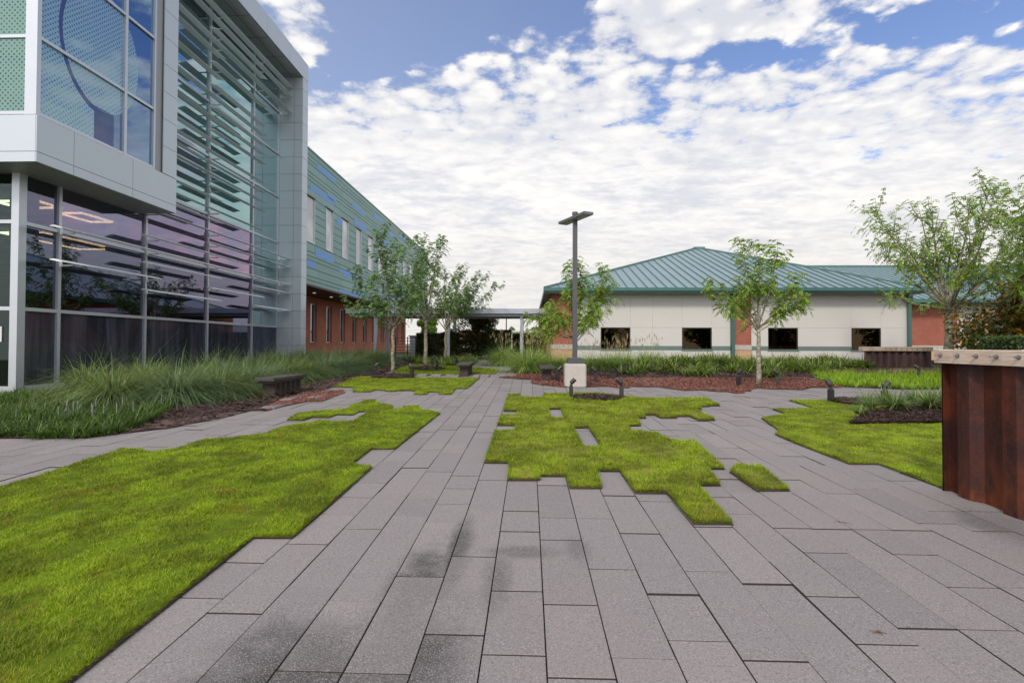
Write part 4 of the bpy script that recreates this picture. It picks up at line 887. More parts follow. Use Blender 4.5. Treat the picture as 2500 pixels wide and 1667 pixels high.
# ------------------------------------------------------------------ covered walkway
CW = thing('covered_walkway', 'flat silver canopy on slim square posts between the two buildings', 'canopy', (-4.7, 30.5, gz(30.5)))
c_ = MB(); c_.box(-10.35, 0.9, 28.95, 29.05, 3.27, 3.55, 'canopy_metal'); c_.box(-10.35, 0.9, 32.1, 32.2, 3.27, 3.55, 'canopy_metal'); c_.box(-10.45, -10.355, 28.95, 32.2, 3.27, 3.55, 'canopy_metal')
c_.box(-10.35, 0.9, 29.055, 32.095, 3.42, 3.50, 'canopy_underside'); 
for k in range(20): c_.box(-10.2 + 0.56 * k, -10.14 + 0.56 * k, 29.06, 32.09, 3.33, 3.418, 'canopy_underside')
c_.build('roof', CW)
for y in (29.35, 31.85):
    b_ = MB(); b_.box(-10.3, 0.9, y - 0.08, y + 0.08, 3.12, 3.268, 'canopy_metal'); b_.build('beam', CW)
    for x in (-8.83, -4.63, -0.45):
        p = MB(); p.box(x - 0.085, x + 0.085, y - 0.085, y + 0.085, gz(y) + 0.02, 3.118, 'canopy_metal'); po = p.build('post', CW)
        p = MB(); p.box(x - 0.15, x + 0.15, y - 0.15, y + 0.15, gz(y), gz(y) + 0.019, 'canopy_metal'); p.build('base_plate', po)

# ------------------------------------------------------------------ street lamp
LP = thing('street_lamp', 'dark square lamp post with flat bar head on a concrete block', 'lamp', (1.31, 14.95, gz(14.95)))
bm = bmesh.new(); r = bmesh.ops.create_cube(bm, size=1); bmesh.ops.scale(bm, vec=(0.60, 0.60, 0.68), verts=bm.verts); bmesh.ops.translate(bm, vec=(1.31, 14.95, gz(14.95) + 0.32), verts=bm.verts)
bmesh.ops.bevel(bm, geom=list(bm.edges), offset=0.03, segments=3, affect='EDGES'); b_ = MB(); b_.arrays([v.co[:] for v in bm.verts], [[v.index for v in f.verts] for f in bm.faces] if (bm.verts.index_update() or True) else [], 'concrete'); bm.free(); b_.build('concrete_base', LP)
p = MB(); p.bev(1.10, 1.52, 14.74, 15.16, 0.985, 1.15, 0.012, 'bronze_pole'); p.build('base_cover', LP)
p = MB(); p.box(1.245, 1.375, 14.885, 15.015, 1.151, 5.27, 'bronze_pole'); p.tube([(1.31, 14.95, 5.27), (1.31, 14.95, 5.36)], 0.085, 'bronze_pole', 12); p.build('pole', LP)
rz_ = Matrix.Rotation(math.atan2(-1.20, 0.62), 3, 'Z'); p = MB()
p.box(-0.70, 0.70, -0.15, 0.15, 0.0, 0.075, 'lamp_housing', rz_, (1.31, 14.90, 5.13)); p.box(-0.66, 0.66, -0.12, 0.12, -0.012, -0.002, 'soffit_metal', rz_, (1.31, 14.90, 5.13)); p.build('lamp_head', LP)

# ------------------------------------------------------------------ rusted sheet-pile walls with timber caps
def pile_wall(root, axis, c, a0, a1, zb, zt, period, depth, matn):
    """Corrugated sheet along y (face towards -X) or x (face towards -Y)."""
    mb = MB(); pts = []; a = a0
    while a < a1:
        for da, d in ((0.0, 0), (0.28, 0), (0.44, 1), (0.84, 1)):
            if a + da * period <= a1: pts.append((a + da * period, c + depth * d))
        a += period
    pts.append((a1, pts[-1][1])); back = [(u, v + 0.012) for u, v in reversed(pts)]
    P = lambda u, v, z: (v, u, z) if axis == 'y' else (u, v, z)
    ring_ = pts + back
    for i in range(len(ring_)):
        p, q = ring_[i], ring_[(i + 1) % len(ring_)]; mb.face([P(p[0], p[1], zb), P(q[0], q[1], zb), P(q[0], q[1], zt), P(p[0], p[1], zt)], matn)
    return mb.build('steel_sheet', root)
RW = thing('retaining_wall', 'near rusty sheet pile wall with a pale timber cap and five bolts', 'wall', (4.1, 3.2, gz(3.2)))
pile_wall(RW, 'y', 4.03, 1.2, 5.18, gz(1.2) - 0.05, 1.355, 0.46, 0.07, 'rusted_steel')
p = MB(); p.box(4.03, 4.05, 5.18, 5.19, 0.05, 1.355, 'rusted_steel'); p.box(4.03, 4.22, 5.181, 5.195, 0.03, 1.355, 'rusted_steel'); p.build('end_plate', RW)
p = MB(); p.bev(3.985, 4.06, 1.1, 5.225, 1.357, 1.488, 0.006, 'pale_timber'); p.bev(4.064, 4.14, 1.1, 5.22, 1.357, 1.484, 0.006, 'pale_timber'); p.bev(4.144, 4.24, 1.1, 4.5, 1.357, 1.492, 0.006, 'pale_timber'); p.build('timber_cap', RW)
for k in range(9):
    y = 5.14 - 0.2 * k; p = MB(); z = 1.432
    p.tube([(3.984, y, z), (3.979, y, z)], 0.019, 'bolt_metal', 12); p.tube([(3.978, y, z), (3.962, y, z)], 0.013, 'bolt_metal', 6); p.tube([(3.962, y, z), (3.925 if k % 3 == 0 else 3.945, y, z)], 0.006, 'bolt_metal', 8); p.build('bolt', RW)
RF = thing('retaining_wall', 'far rusty sheet pile wall half hidden by green ground cover', 'wall', (14.3, 20.6, gz(20.6)))
pile_wall(RF, 'x', 20.5, 13.0, 15.6, gz(20) - 0.05, 1.33, 0.30, 0.09, 'rusted_steel_grey')
p = MB(); p.bev(12.9, 15.55, 20.44, 20.56, 1.332, 1.49, 0.008, 'pale_timber_across'); p.bev(12.9, 15.5, 20.57, 20.69, 1.332, 1.485, 0.008, 'pale_timber_across'); p.build('timber_cap', RF)
for k in range(9):
    x = 13.75 + 0.2 * k; p = MB(); p.tube([(x, 20.44, 1.42), (x, 20.38, 1.42)], 0.014, 'bolt_metal', 8); p.build('bolt', RF)

# ------------------------------------------------------------------ benches
def make_bench(loc, label, length):
    B = thing('bench', label, 'bench', loc, 'timber benches on corrugated steel feet'); hl = length / 2; x, y, z = loc
    p = MB()
    for k in range(3): p.bev(x - 0.23 + 0.155 * k, x - 0.08 + 0.155 * k, y - hl, y + hl, z + 0.375, z + 0.445, 0.007, 'grey_timber')
    p.build('seat', B)
    p = MB(); p.box(x - 0.17, x + 0.17, y - hl + 0.08, y + hl - 0.08, z + 0.31, z + 0.374, 'grey_timber'); p.build('seat_rail', B)
    p = MB(); a = y - hl + 0.22; pts = []
    while a < y + hl - 0.22:
        pts += [(a, x - 0.14), (a + 0.10, x - 0.14), (a + 0.13, x - 0.06), (a + 0.23, x - 0.06)]; a += 0.26
    for s in (1, -1):
        q = [(u, x + (v - x) * s) for u, v in pts]
        for i in range(len(q) - 1): p.face([(q[i][1], q[i][0], z - 0.02), (q[i + 1][1], q[i + 1][0], z - 0.02), (q[i + 1][1], q[i + 1][0], z + 0.312), (q[i][1], q[i][0], z + 0.312)], 'dark_rust')
    for u, v in (pts[0], pts[-1]): p.box(x - abs(v - x), x + abs(v - x), u - 0.005, u + 0.005, z - 0.02, z + 0.312, 'dark_rust')
    p.build('corrugated_foot', B); return B
make_bench((-6.12, 12.6, gz(12.6) + 0.01), 'nearest dark bench in front of the tall grasses by the glass building', 1.75)
make_bench((-2.30, 18.7, gz(18.7) + 0.01), 'dark bench between the two left lawns beside the path', 1.75)
make_bench((0.56, 17.1, gz(17.1) + 0.01), 'grey bench on the red chips left of the lamp post', 1.5)

# ------------------------------------------------------------------ landscape spotlights
def make_spot(loc, label):
    S = thing('spotlight', label, 'light', loc, 'garden spotlights on short posts'); x, y, z = loc
    p = MB(); p.bev(x - 0.042, x + 0.042, y - 0.042, y + 0.042, z - 0.05, z + 0.24, 0.012, 'spot_metal'); p.build('post', S)
    p = MB(); p.tube([(x, y, z + 0.24), (x, y, z + 0.275)], 0.034, 'spot_metal', 10); p.tube([(x, y, z + 0.27), (x + 0.02, y, z + 0.31)], 0.016, 'spot_metal', 8); p.build('knuckle', S)
    a, b = Vector((x - 0.015, y, z + 0.295)), Vector((x + 0.085, y, z + 0.39))
    d = (b - a).normalized(); p = MB(); p.tube([a, a + d * 0.02, a + d * 0.03, b, b + d * 0.012], [0.028, 0.042, 0.05, 0.052, 0.05], 'spot_metal', 14); h = p.build('lamp_head', S, smooth=False)
    p = MB(); p.tube([b + d * 0.0125, b + d * 0.015], 0.043, 'spot_glass', 14); p.build('lens', h)
    return S
sp0 = make_spot((0.99, 12.28, gz(12.28) + 0.045), 'garden spotlight left of the empty mulch ring, tilted right')
SPG = 'garden spotlights on short posts'
for (x, y, rz, lb) in ((2.13, 12.03, 2.9, 'garden spotlight right of the empty mulch ring in the middle lawn'), (-5.31, 17.63, 0.6, 'garden spotlight left of the first left tree'), (-3.95, 17.24, 2.7, 'garden spotlight right of the first left tree'),
                       (-3.70, 20.63, 2.2, 'garden spotlight right of the second left tree'), (-4.39, 23.24, 0.4, 'small far spotlight behind the second left tree'), (-3.35, 23.75, 2.8, 'small far spotlight left of the far path'),
                       (0.90, 16.23, 0.3, 'garden spotlight between the grey bench and the lamp post'), (2.03, 15.96, 2.9, 'garden spotlight on red chips just right of the lamp base'), (6.15, 15.42, 0.5, 'garden spotlight on red chips left of the right hand tree'),
                       (7.24, 15.30, 2.7, 'garden spotlight on red chips right of the right hand tree'), (6.77, 11.85, 1.8, 'spotlight at the left of the right lawn ring'), (7.78, 11.60, 0.2, 'spotlight at the right of the right lawn ring, head turned outward'), (13.2, 17.98, 2.4, 'spotlight standing in the bright green ground cover')):
    copy_thing(sp0, (x, y, gz(y) + 0.02), lb, SPG, rz, 1.15)

# ------------------------------------------------------------------ trees
def fronds(P, D, Lf, rng, pairs=7, lw=0.031, ll=0.085, droop=0.6):
    """Feathery compound leaves: pairs of narrow leaflets along a drooping rachis."""
    n = len(P); D = D / (np.linalg.norm(D, axis=1, keepdims=True) + 1e-9)
    t = (np.arange(pairs) + 0.7) / pairs; t = t[None, :, None]; Lf = np.asarray(Lf)[:, None, None]
    pos = P[:, None, :] + D[:, None, :] * Lf * t + np.array([0, 0, -1.0]) * Lf * droop * t ** 2
    tan = D[:, None, :] + np.array([0, 0, -2.0]) * droop * t; tan = tan / np.linalg.norm(tan, axis=2, keepdims=True)
    side = np.cross(tan, np.array([0, 0, 1.0])); side = side / (np.linalg.norm(side, axis=2, keepdims=True) + 1e-6)
    Vs = []
    for sg in (-1, 1):
        ld = side * sg * 0.75 + tan * 0.62 + np.array([0, 0, -0.42]) + rng.normal(0, 0.13, pos.shape); ld = ld / np.linalg.norm(ld, axis=2, keepdims=True)
        l = ll * rng.uniform(0.75, 1.25, (n, pairs, 1)) * (1 - 0.35 * np.abs(t - 0.5)); wv2 = np.cross(ld, np.cross(side, tan) + rng.normal(0, 0.35, pos.shape)); wv2 = wv2 / (np.linalg.norm(wv2, axis=2, keepdims=True) + 1e-6)
        mid = pos + ld * l * 0.5; Vs.append(np.stack([pos, mid + wv2 * lw * 0.5, pos + ld * l, mid - wv2 * lw * 0.5], 2))
    V = np.concatenate([v.reshape(-1, 3) for v in Vs]); return V, np.arange(len(V)).reshape(-1, 4)
def limb(p, d, length, n, rng, lift=0.25, wob=0.12):
    pts = [np.array(p, float)]; d = np.array(d, float); d /= np.linalg.norm(d)
    for i in range(n):
        d = d + np.array([0, 0, lift / n]) + rng.normal(0, wob / n ** 0.5, 3); d /= np.linalg.norm(d); pts.append(pts[-1] + d * length / n)
    return pts
def at_(pts, s):
    s = s * (len(pts) - 1); i = min(int(s), len(pts) - 2); f = s - i; return pts[i] * (1 - f) + pts[i + 1] * f, pts[i + 1] - pts[i]
def tree(label, x, y, h, fork, spread, rad, seed, leaf, nl=9, dens=1.0, bias=(0, 0), fl=0.2, group='young feathery leaved trees', extra=(), lowtwigs=4, cat='tree', z0=None, emin=0.45):
    rng = np.random.default_rng(seed); zb = gz(y) + 0.02 if z0 is None else z0; T = thing('locust_tree', label, cat, (x, y, zb), group)
    wood = MB(); fk = fork
    tp = [np.array([x + 0.03 * math.sin(3 * k + seed), y, zb + fk * k / 5]) for k in range(6)]
    wood.tube(tp, [rad * (1.25 - 0.5 * k / 5) if k else rad * 1.45 for k in range(6)], 'pale_bark', 10)
    FP, FD, FL = [], [], []; top = tp[-1]; H = h - fk
    def leafy(pts, s0, gap, lf, spreadd=0.9):
        tot = sum(np.linalg.norm(b - a) for a, b in zip(pts[:-1], pts[1:])); k = max(1, int(tot * (1 - s0) / gap * dens))
        for q in range(k):
            s = s0 + (1 - s0) * (q + rng.random()) / k; p, d = at_(pts, min(s, 0.999)); d = d / np.linalg.norm(d)
            r = rng.normal(0, 1, 3); r -= d * r.dot(d); r /= np.linalg.norm(r) + 1e-9
            FP.append(p); FD.append(d * 0.35 + r * spreadd + np.array([0, 0, 0.15])); FL.append(lf * rng.uniform(0.7, 1.25))
    prim = []
    for k in range(nl):
        a = 6.283 * (k + rng.uniform(-0.3, 0.3)) / nl * 1.618 * 2; inner = k < nl // 3
        e = rng.uniform(1.15, 1.5) if inner else rng.uniform(emin, max(1.05, emin + 0.4))
        d = np.array([math.cos(a) * math.cos(e) + bias[0], math.sin(a) * math.cos(e) + bias[1], math.sin(e)])
        ln = H * rng.uniform(0.80, 1.0) if inner else min(spread / max(0.35, math.cos(e)), H * 0.95) * rng.uniform(0.75, 1.1)
        st, _ = at_(tp, rng.uniform(0.86, 0.999)); pts = limb(st, d, ln, 8, rng, 0.35); prim.append((pts, ln, rad * (0.50 if inner else 0.40)))
    for d, ln in extra:
        st, _ = at_(tp, 0.98); prim.append((limb(st, np.array(d), ln, 8, rng, 0.3), ln, rad * 0.38))
    for pts, ln, r0 in prim:
        n = len(pts); wood.tube(pts, [max(0.004, r0 * (1 - i / (n - 1)) ** 0.9) for i in range(n)], 'pale_bark', 6, cap=False)
        leafy(pts, 0.42, 0.055, fl)
        for q in range(int(3 + ln * 2.7)):
            s = rng.uniform(0.22, 0.93); p, d = at_(pts, s); d = d / np.linalg.norm(d); r = rng.normal(0, 1, 3); r -= d * r.dot(d); r /= np.linalg.norm(r)
            l2 = ln * rng.uniform(0.16, 0.36) * (1.15 - 0.5 * s); tw = limb(p, d * 0.75 + r * 0.85, l2, 5, rng, 0.5, 0.2); n2 = len(tw)
            wood.tube(tw, [max(0.0025, r0 * 0.30 * (1 - i / n2)) for i in range(n2)], 'pale_bark', 4, cap=False); leafy(tw, 0.15, 0.056, fl)
    for q in range(lowtwigs):     # thin bare shoots low in the crown
        st, _ = at_(tp, rng.uniform(0.8, 0.99)); a = rng.uniform(0, 6.283); tw = limb(st, [math.cos(a), math.sin(a), 0.55], spread * rng.uniform(0.35, 0.7), 5, rng, 0.1, 0.3)
        wood.tube(tw, [0.008, 0.007, 0.006, 0.005, 0.004, 0.003], 'pale_bark', 4, cap=False); leafy(tw, 0.6, 0.09, fl)
    wood.build('trunk', T, smooth=True)
    V, F = fronds(np.array(FP), np.array(FD), np.array(FL), rng)
    mesh_np('crown', V, F, [leaf], parent=T, off=(x, y, zb)); return T
tree('first left tree, slender pale trunk, leaning over towards the brick wall', -4.89, 18.33, 5.4, 1.75, 1.5, 0.056, 31, 'locust_leaf_deep', 10, 0.95, (-0.08, 0), extra=[((-0.95, -0.1, 0.35), 2.2), ((-0.6, 0, 0.75), 2.6)])
tree('second left tree, tallest of the left trees with open top shoots', -4.45, 22.0, 6.5, 2.2, 1.8, 0.075, 32, 'locust_leaf', 11, 0.85, (0.06, 0))
tree('third left tree standing by the covered walkway posts, spreading right', -4.5, 27.6, 5.6, 1.9, 2.6, 0.075, 33, 'locust_leaf_deep', 11, 0.85, (0.22, 0), extra=[((0.95, -0.1, 0.55), 3.6), ((0.8, 0, 0.75), 3.6)])
tree('small leafy tree behind the lamp post', 1.55, 17.3, 4.3, 1.35, 1.5, 0.06, 34, 'locust_leaf_bright', 11, 1.2, (0, 0), 0.24, extra=[((-0.9, 0.1, 0.4), 1.9), ((-0.9, -0.2, 0.1), 1.7)])
tree('right hand tree on red chips with a slim pale trunk', 6.64, 15.2, 4.35, 1.75, 1.45, 0.06, 35, 'locust_leaf_bright', 10, 1.0, (0, 0), extra=[((-0.95, 0, 0.45), 1.9), ((0.95, 0, 0.45), 1.8)])
tree('large spreading tree with a thick pale trunk behind the near rusty wall', 14.7, 18.6, 7.4, 2.45, 2.3, 0.14, 36, 'locust_leaf_bright', 12, 0.66, (0, 0), 0.24, extra=[((-0.70, -0.1, 0.85), 4.2), ((-0.80, 0, 0.55), 3.0), ((-0.95, -0.1, 0.04), 2.6), ((0.4, 0, 1.0), 4.6), ((0.9, 0, 0.35), 3.2)], emin=0.7)
tree('tree at the right edge with long shoots, trunk hidden by the rusty wall', 15.3, 14.8, 6.0, 2.1, 2.8, 0.12, 37, 'locust_leaf_bright', 13, 0.8, (0, 0), 0.27, extra=[((-3.0, -1.9, 3.5), 5.1), ((-0.75, 0.1, 0.9), 3.8), ((-0.45, 0, 1.0), 4.4), ((-0.3, -0.2, 1.2), 4.6), ((-0.9, 0.1, 0.4), 2.8), ((-0.1, -0.6, 1.2), 5.4)], emin=0.45)

# ------------------------------------------------------------------ leafy masses: hedges and magnolias
def leaf_cards(P, Nrm, size, rng, spread=0.8):
    n = len(P); d = Nrm + rng.normal(0, spread, (n, 3)); d /= np.linalg.norm(d, axis=1, keepdims=True) + 1e-9
    a = np.cross(d, rng.normal(0, 1, (n, 3))); a /= np.linalg.norm(a, axis=1, keepdims=True) + 1e-9; b = np.cross(d, a)
    s = size * rng.uniform(0.6, 1.25, (n, 1)); V = np.stack([P - a * s, P + b * s * 0.42, P + a * s, P - b * s * 0.42], 1).reshape(-1, 3); return V, np.arange(4 * n).reshape(-1, 4)
def hedge(label, x0, x1, y0, y1, z1, leaf, seed, size=0.05, dens=900, name='clipped_hedge', topleaf=None):
    rng = np.random.default_rng(seed); z0 = gz(y0); T = thing(name, label, 'hedge', ((x0 + x1) / 2, (y0 + y1) / 2, z0))
    c = MB(); e = 0.07; c.box(x0 + e, x1 - e, y0 + e, y1 - e, z0, z1 - e, 'hedge_core'); c.build('dark_core', T)  # solid near-black box filling the hedge behind its leaves
    Ps, Ns, tops = [], [], []
    for (ax_, sgn) in ((1, -1), (0, -1), (0, 1), (2, 1)):
        lo = np.array([x0, y0, z0]); hi = np.array([x1, y1, z1]); dim = hi - lo; ar = np.prod(np.delete(dim, ax_)); n = int(ar * dens); p = rng.uniform(lo, hi, (n, 3)); nr = np.zeros((n, 3)); nr[:, ax_] = sgn
        wv3 = 0.05 * wav(p[:, 0] + p[:, 2], p[:, 1] + p[:, 2] * .7, 6, seed); p[:, ax_] = (hi if sgn > 0 else lo)[ax_] + sgn * (wv3 - rng.exponential(0.035, n)); Ps.append(p); Ns.append(nr); tops.append(np.full(n, ax_ == 2))
    P = np.concatenate(Ps); V, F = leaf_cards(P, np.concatenate(Ns), size, rng)
    fm = (np.concatenate(tops) & (rng.random(len(P)) < 0.7)).astype(int)  # most top leaves take the lit copy of the leaf colour
    mesh_np('foliage', V, F, [leaf, topleaf or leaf], fm, parent=T, off=OFF[T.name]); return T
hedge('tall clipped block hedge with its lit top painted light green, left of the far path end', -2.55, -1.15, 31.0, 32.5, 2.40, 'hedge_leaf', 41, 0.05, 1100, topleaf='hedge_leaf_lit')
hedge('long low clipped hedge behind the covered walkway next to the white building', -1.1, 0.95, 33.2, 34.2, 2.25, 'hedge_leaf', 42, 0.05, 800, topleaf='hedge_leaf_lit')
hedge('dark clipped hedge under the covered walkway near the brick building', -7.3, -4.6, 33.0, 34.2, 2.25, 'hedge_leaf', 43, 0.06, 600)
hedge('clipped green hedge above the near rusty wall at the right edge', 12.1, 18.5, 13.2, 14.4, 1.78, 'hedge_leaf', 44, 0.035, 1500, topleaf='hedge_leaf_lit')
def bush(label, x, y, w, d, z0, z1, leaf, seed, n=9000, size=0.085, name='magnolia_tree', cat='tree', lobes=14, core='hedge_core', brown=None, bf=0.0):
    rng = np.random.default_rng(seed); T = thing(name, label, cat, (x, y, z0)); wd = MB()
    wd.tube([(x, y, z0), (x, y, z0 + (z1 - z0) * 0.75)], [0.09, 0.03], 'dark_bark', 8)
    Ps, Ns = [], []
    for k in range(lobes):
        c = np.array([x + rng.uniform(-.62, .62) * w / 2, y + rng.uniform(-.62, .62) * d / 2, z0 + (z1 - z0) * rng.uniform(0.12, 0.86)]); sh = 1 - 0.45 * max(0, (c[2] - z0) / (z1 - z0) - 0.5) * 2
        c[0] = x + (c[0] - x) * sh; c[1] = y + (c[1] - y) * sh; r = rng.uniform(0.24, 0.42) * min(w, z1 - z0) * 0.5 + 0.15
        wd.tube([(x, y, z0 + (c[2] - z0) * 0.6), tuple(c)], [0.035, 0.01], 'dark_bark', 5)
        m_ = n // lobes; v = rng.normal(0, 1, (m_, 3)); v /= np.linalg.norm(v, axis=1, keepdims=True); rr = r * rng.uniform(0.35, 1.1, (m_, 1)) ** 0.5; p = c + v * rr * np.array([1.05, 1.05, 0.9]); Ps.append(p); Ns.append(v)
    wd.build('trunk', T); P = np.concatenate(Ps); keep = (P[:, 2] > z0 + 0.05) & (P[:, 2] < z1); P = P[keep]; V, F = leaf_cards(P, np.concatenate(Ns)[keep], size, rng, 0.7)
    fm = ((rng.random(len(P)) < bf * np.clip(0.5 + 0.9 * wav(P[:, 0], P[:, 2], 3, seed), 0, 1))).astype(int)
    mesh_np('crown', V, F, [leaf, brown or leaf], fm, parent=T, off=OFF[T.name]); return T
bush('dark glossy magnolia with some brown leaves beyond the covered walkway', -3.4, 33.0, 3.6, 2.4, gz(33), 3.9, 'magnolia_leaf', 51, 16000, 0.085, brown='magnolia_leaf_brown', bf=0.35, lobes=22)
bush('low dark shrub between the far hedge and the magnolia', -5.0, 31.6, 2.2, 1.4, gz(31.6), 2.3, 'magnolia_leaf', 52, 7000, 0.07, name='dark_shrub', cat='shrub')
bush('magnolia with orange brown leaves beside the clipped hedge at the right edge', 15.7, 16.3, 4.0, 2.6, gz(16.3), 4.1, 'magnolia_leaf', 53, 20000, 0.09, brown='magnolia_leaf_brown', bf=1.25, lobes=30)
bush('pale green tree beyond the brick building corner', -12.3, 62.0, 3.2, 3, 0.7, 5.2, 'locust_leaf_bright', 54, 6000, 0.16, name='round_tree')
for k, (x, y, w, z1) in enumerate(((-3.0, 96, 3, 5.0), (0.6, 98, 3.5, 4.9), (-9, 100, 6, 5.5))):
    bush(['far tree top above the cream building, nearest the utility pole', 'far tree top above the cream building, nearest the white building', 'far broad tree seen between the walkway posts'][k], x, y, w, 3, 0.7, z1, 'locust_leaf_deep', 55 + k, 2500, 0.25, name='far_tree')
FB = thing('far_building', 'low cream flat roofed building far beyond the hedge', 'building', (2, 92, 0.7)); p = MB(); p.box(-14, 16, 90, 96, 0.5, 3.75, 'far_wall'); p.build('wall', FB); p = MB(); p.box(-14.2, 16.2, 89.8, 96.2, 3.753, 4.02, 'white_wall'); p.build('parapet', FB)
UP = thing('utility_pole', 'thin utility pole on the skyline beyond the hedge', 'pole', (-3.6, 80, 0.7)); p = MB(); p.tube([(-3.6, 80, 0.6), (-3.6, 80, 7.0)], [0.12, 0.07], 'dark_bark', 8); p.build('pole', UP); p = MB(); p.box(-4.4, -2.8, 79.9, 79.99, 6.3, 6.45, 'dark_bark'); p.build('crossarm', UP)
MR = thing('metal_railing', 'black metal railing beside the brick building corner', 'railing', (-8.1, 32.5, gz(32.5)))
for x in (-8.5, -7.72, -7.2): p = MB(); p.box(x - .03, x + .03, 32.47, 32.53, gz(32), 2.0, 'iron_rail'); p.build('post', MR)
for k in range(6): p = MB(); p.box(-8.47, -7.23, 32.49, 32.51, 0.95 + 0.19 * k, 0.975 + 0.19 * k, 'iron_rail'); p.build('rail', MR)
BX = thing('utility_cabinet', 'pale utility cabinet behind the black railing', 'cabinet', (-7.6, 34.5, gz(34))); p = MB(); p.bev(-8.0, -7.1, 34.2, 34.9, 0.7, 2.05, 0.02, 'white_wall'); p.build('body', BX); p = MB(); p.bev(-8.06, -7.04, 34.14, 34.96, 2.053, 2.13, 0.01, 'canopy_metal'); p.build('lid', BX)

# ------------------------------------------------------------------ grasses
def clump_mesh(seed, n, L0, w, lean, droop, mat_, dead=None, nd=0, rad=0.16, plume=0, ph=1.6, comb=0.0):
    rng = np.random.default_rng(seed); parts = []
    a = rng.uniform(0, 6.283, n); r = rad * np.sqrt(rng.random(n)); P = np.column_stack([r * np.cos(a), r * np.sin(a), np.zeros(n)])
    az = a + rng.normal(0, 0.55, n); az = np.arctan2(np.sin(az) - 0.35 * comb, np.cos(az) + comb); V, F = blades(P, az, L0 * rng.uniform(0.55, 1.15, n), w * rng.uniform(0.7, 1.3, n), np.clip(rng.normal(lean, 0.25, n), 0.08, 1.2), np.clip(rng.normal(droop, 0.2, n), 0, 1.2), 5, rng, up=1.35); fm = [np.zeros(len(F), int)]; parts.append((V, F))
    if nd:
        a = rng.uniform(0, 6.283, nd); P = np.column_stack([rad * np.cos(a), rad * np.sin(a), np.zeros(nd)]); V, F = blades(P, a, L0 * rng.uniform(0.28, 0.62, nd), w * rng.uniform(.7, 1.3, nd), rng.uniform(0.15, 0.6, nd), rng.uniform(0.0, 0.5, nd), 3, rng); parts.append((V, F)); fm.append(np.ones(len(F), int))
    if plume:
        a = rng.uniform(0, 6.283, plume); P = np.column_stack([0.1 * np.cos(a), 0.1 * np.sin(a), np.zeros(plume)]); ln = rng.uniform(0.1, 0.35, plume); LL = ph * rng.uniform(0.8, 1.1, plume)
        V, F = blades(P, a, LL, np.full(plume, 0.006), ln, np.zeros(plume), 4, rng, up=1.0, tip=0.5); parts.append((V, F)); fm.append(np.full(len(F), 2))
        tipp = np.column_stack([P[:, 0] + np.cos(a) * LL * ln, P[:, 1] + np.sin(a) * LL * ln, LL * (1 - 0.45 * ln)])
        for q in range(6):
            aa = rng.uniform(0, 6.283, plume); V, F = blades(tipp - np.array([0, 0, 0.2]), aa, rng.uniform(0.16, 0.3, plume), np.full(plume, 0.012), rng.uniform(0.2, 0.6, plume), np.zeros(plume), 3, rng); parts.append((V, F)); fm.append(np.full(len(F), 2))
    V, F = cat_vf(parts); return V, F, np.concatenate(fm)
def clump_proto(name, label, cat, loc, group, seed, mats, **k):
    V, F, fm = clump_mesh(seed, **k); T = thing(name, label, cat, loc, group)
    for idx, pn in ((0, 'blades'), (1, 'dead_thatch'), (2, 'plumes')):
        s = fm == idx
        if s.any():
            Fs = F[s]; u, inv = np.unique(Fs, return_inverse=True); mesh_np(pn, V[u] + np.array(loc), inv.reshape(-1, 4), [mats[idx]], parent=T, off=loc)
    return T
MG = 'arching grass clumps along the glass and brick buildings'
mats_g = ['muhly_blade', 'muhly_dead', 'plume']; mats_b = ['muhly_blade_blue', 'muhly_dead', 'plume']
kw = dict(L0=1.62, w=0.011, lean=0.78, droop=0.74, mat_=None, nd=420, rad=0.25, comb=0.55)
p_a = clump_proto('grass_clump', 'leftmost arching grass clump against the glass wall', 'grass', (-10.5, 12.0, gz(12)), MG, 61, mats_g, n=1500, **kw)
p_b = clump_proto('grass_clump', 'front left arching grass clump with a brown base above the low ground cover', 'grass', (-8.6, 10.5, gz(10.5)), MG, 62, mats_g, n=1700, **kw)
p_c = clump_proto('grass_clump', 'blue green arching grass clump spilling over the mulch in front', 'grass', (-7.7, 11.1, gz(11.1)), MG, 63, mats_b, n=1700, **kw)
front = [(-7.35, 12.1), (-7.15, 13.2), (-7.6, 14.6), (-7.5, 15.9), (-7.5, 17.2), (-7.4, 18.6), (-7.3, 20.0), (-7.25, 21.4), (-7.2, 22.9), (-7.3, 24.5), (-7.6, 26.4)]
back = [(-9.5, 12.6), (-9.0, 13.9), (-9.4, 15.4), (-9.2, 17.0), (-9.2, 18.8), (-9.0, 20.6), (-9.0, 22.6), (-9.1, 24.6), (-9.2, 27.0), (-10.8, 14.2), (-10.9, 17.5), (-10.6, 21.0), (-10.6, 24.0)]
nth = ['first', 'second', 'third', 'fourth', 'fifth', 'sixth', 'seventh', 'eighth', 'ninth', 'tenth', 'eleventh', 'twelfth', 'thirteenth']
rg = random.Random(3)
for k, (x, y) in enumerate(front):
    if 12.5 < y < 13.4: x -= 0.25
    copy_thing([p_b, p_c, p_c, p_a][k % 4], (x, y, gz(y)), f'arching grass clump, {nth[k]} of the front row counted away from the blue green one', MG, rg.uniform(-0.5, 0.5), rg.uniform(0.80, 1.0))
for k, (x, y) in enumerate(back):
    copy_thing([p_a, p_b, p_c][k % 3], (x, y, gz(y)), f'arching grass clump near the building wall, {nth[k]} of the back rows going away', MG, rg.uniform(-0.5, 0.5), rg.uniform(0.86, 1.05))
XG2 = 'tall plumed grasses by the white building'
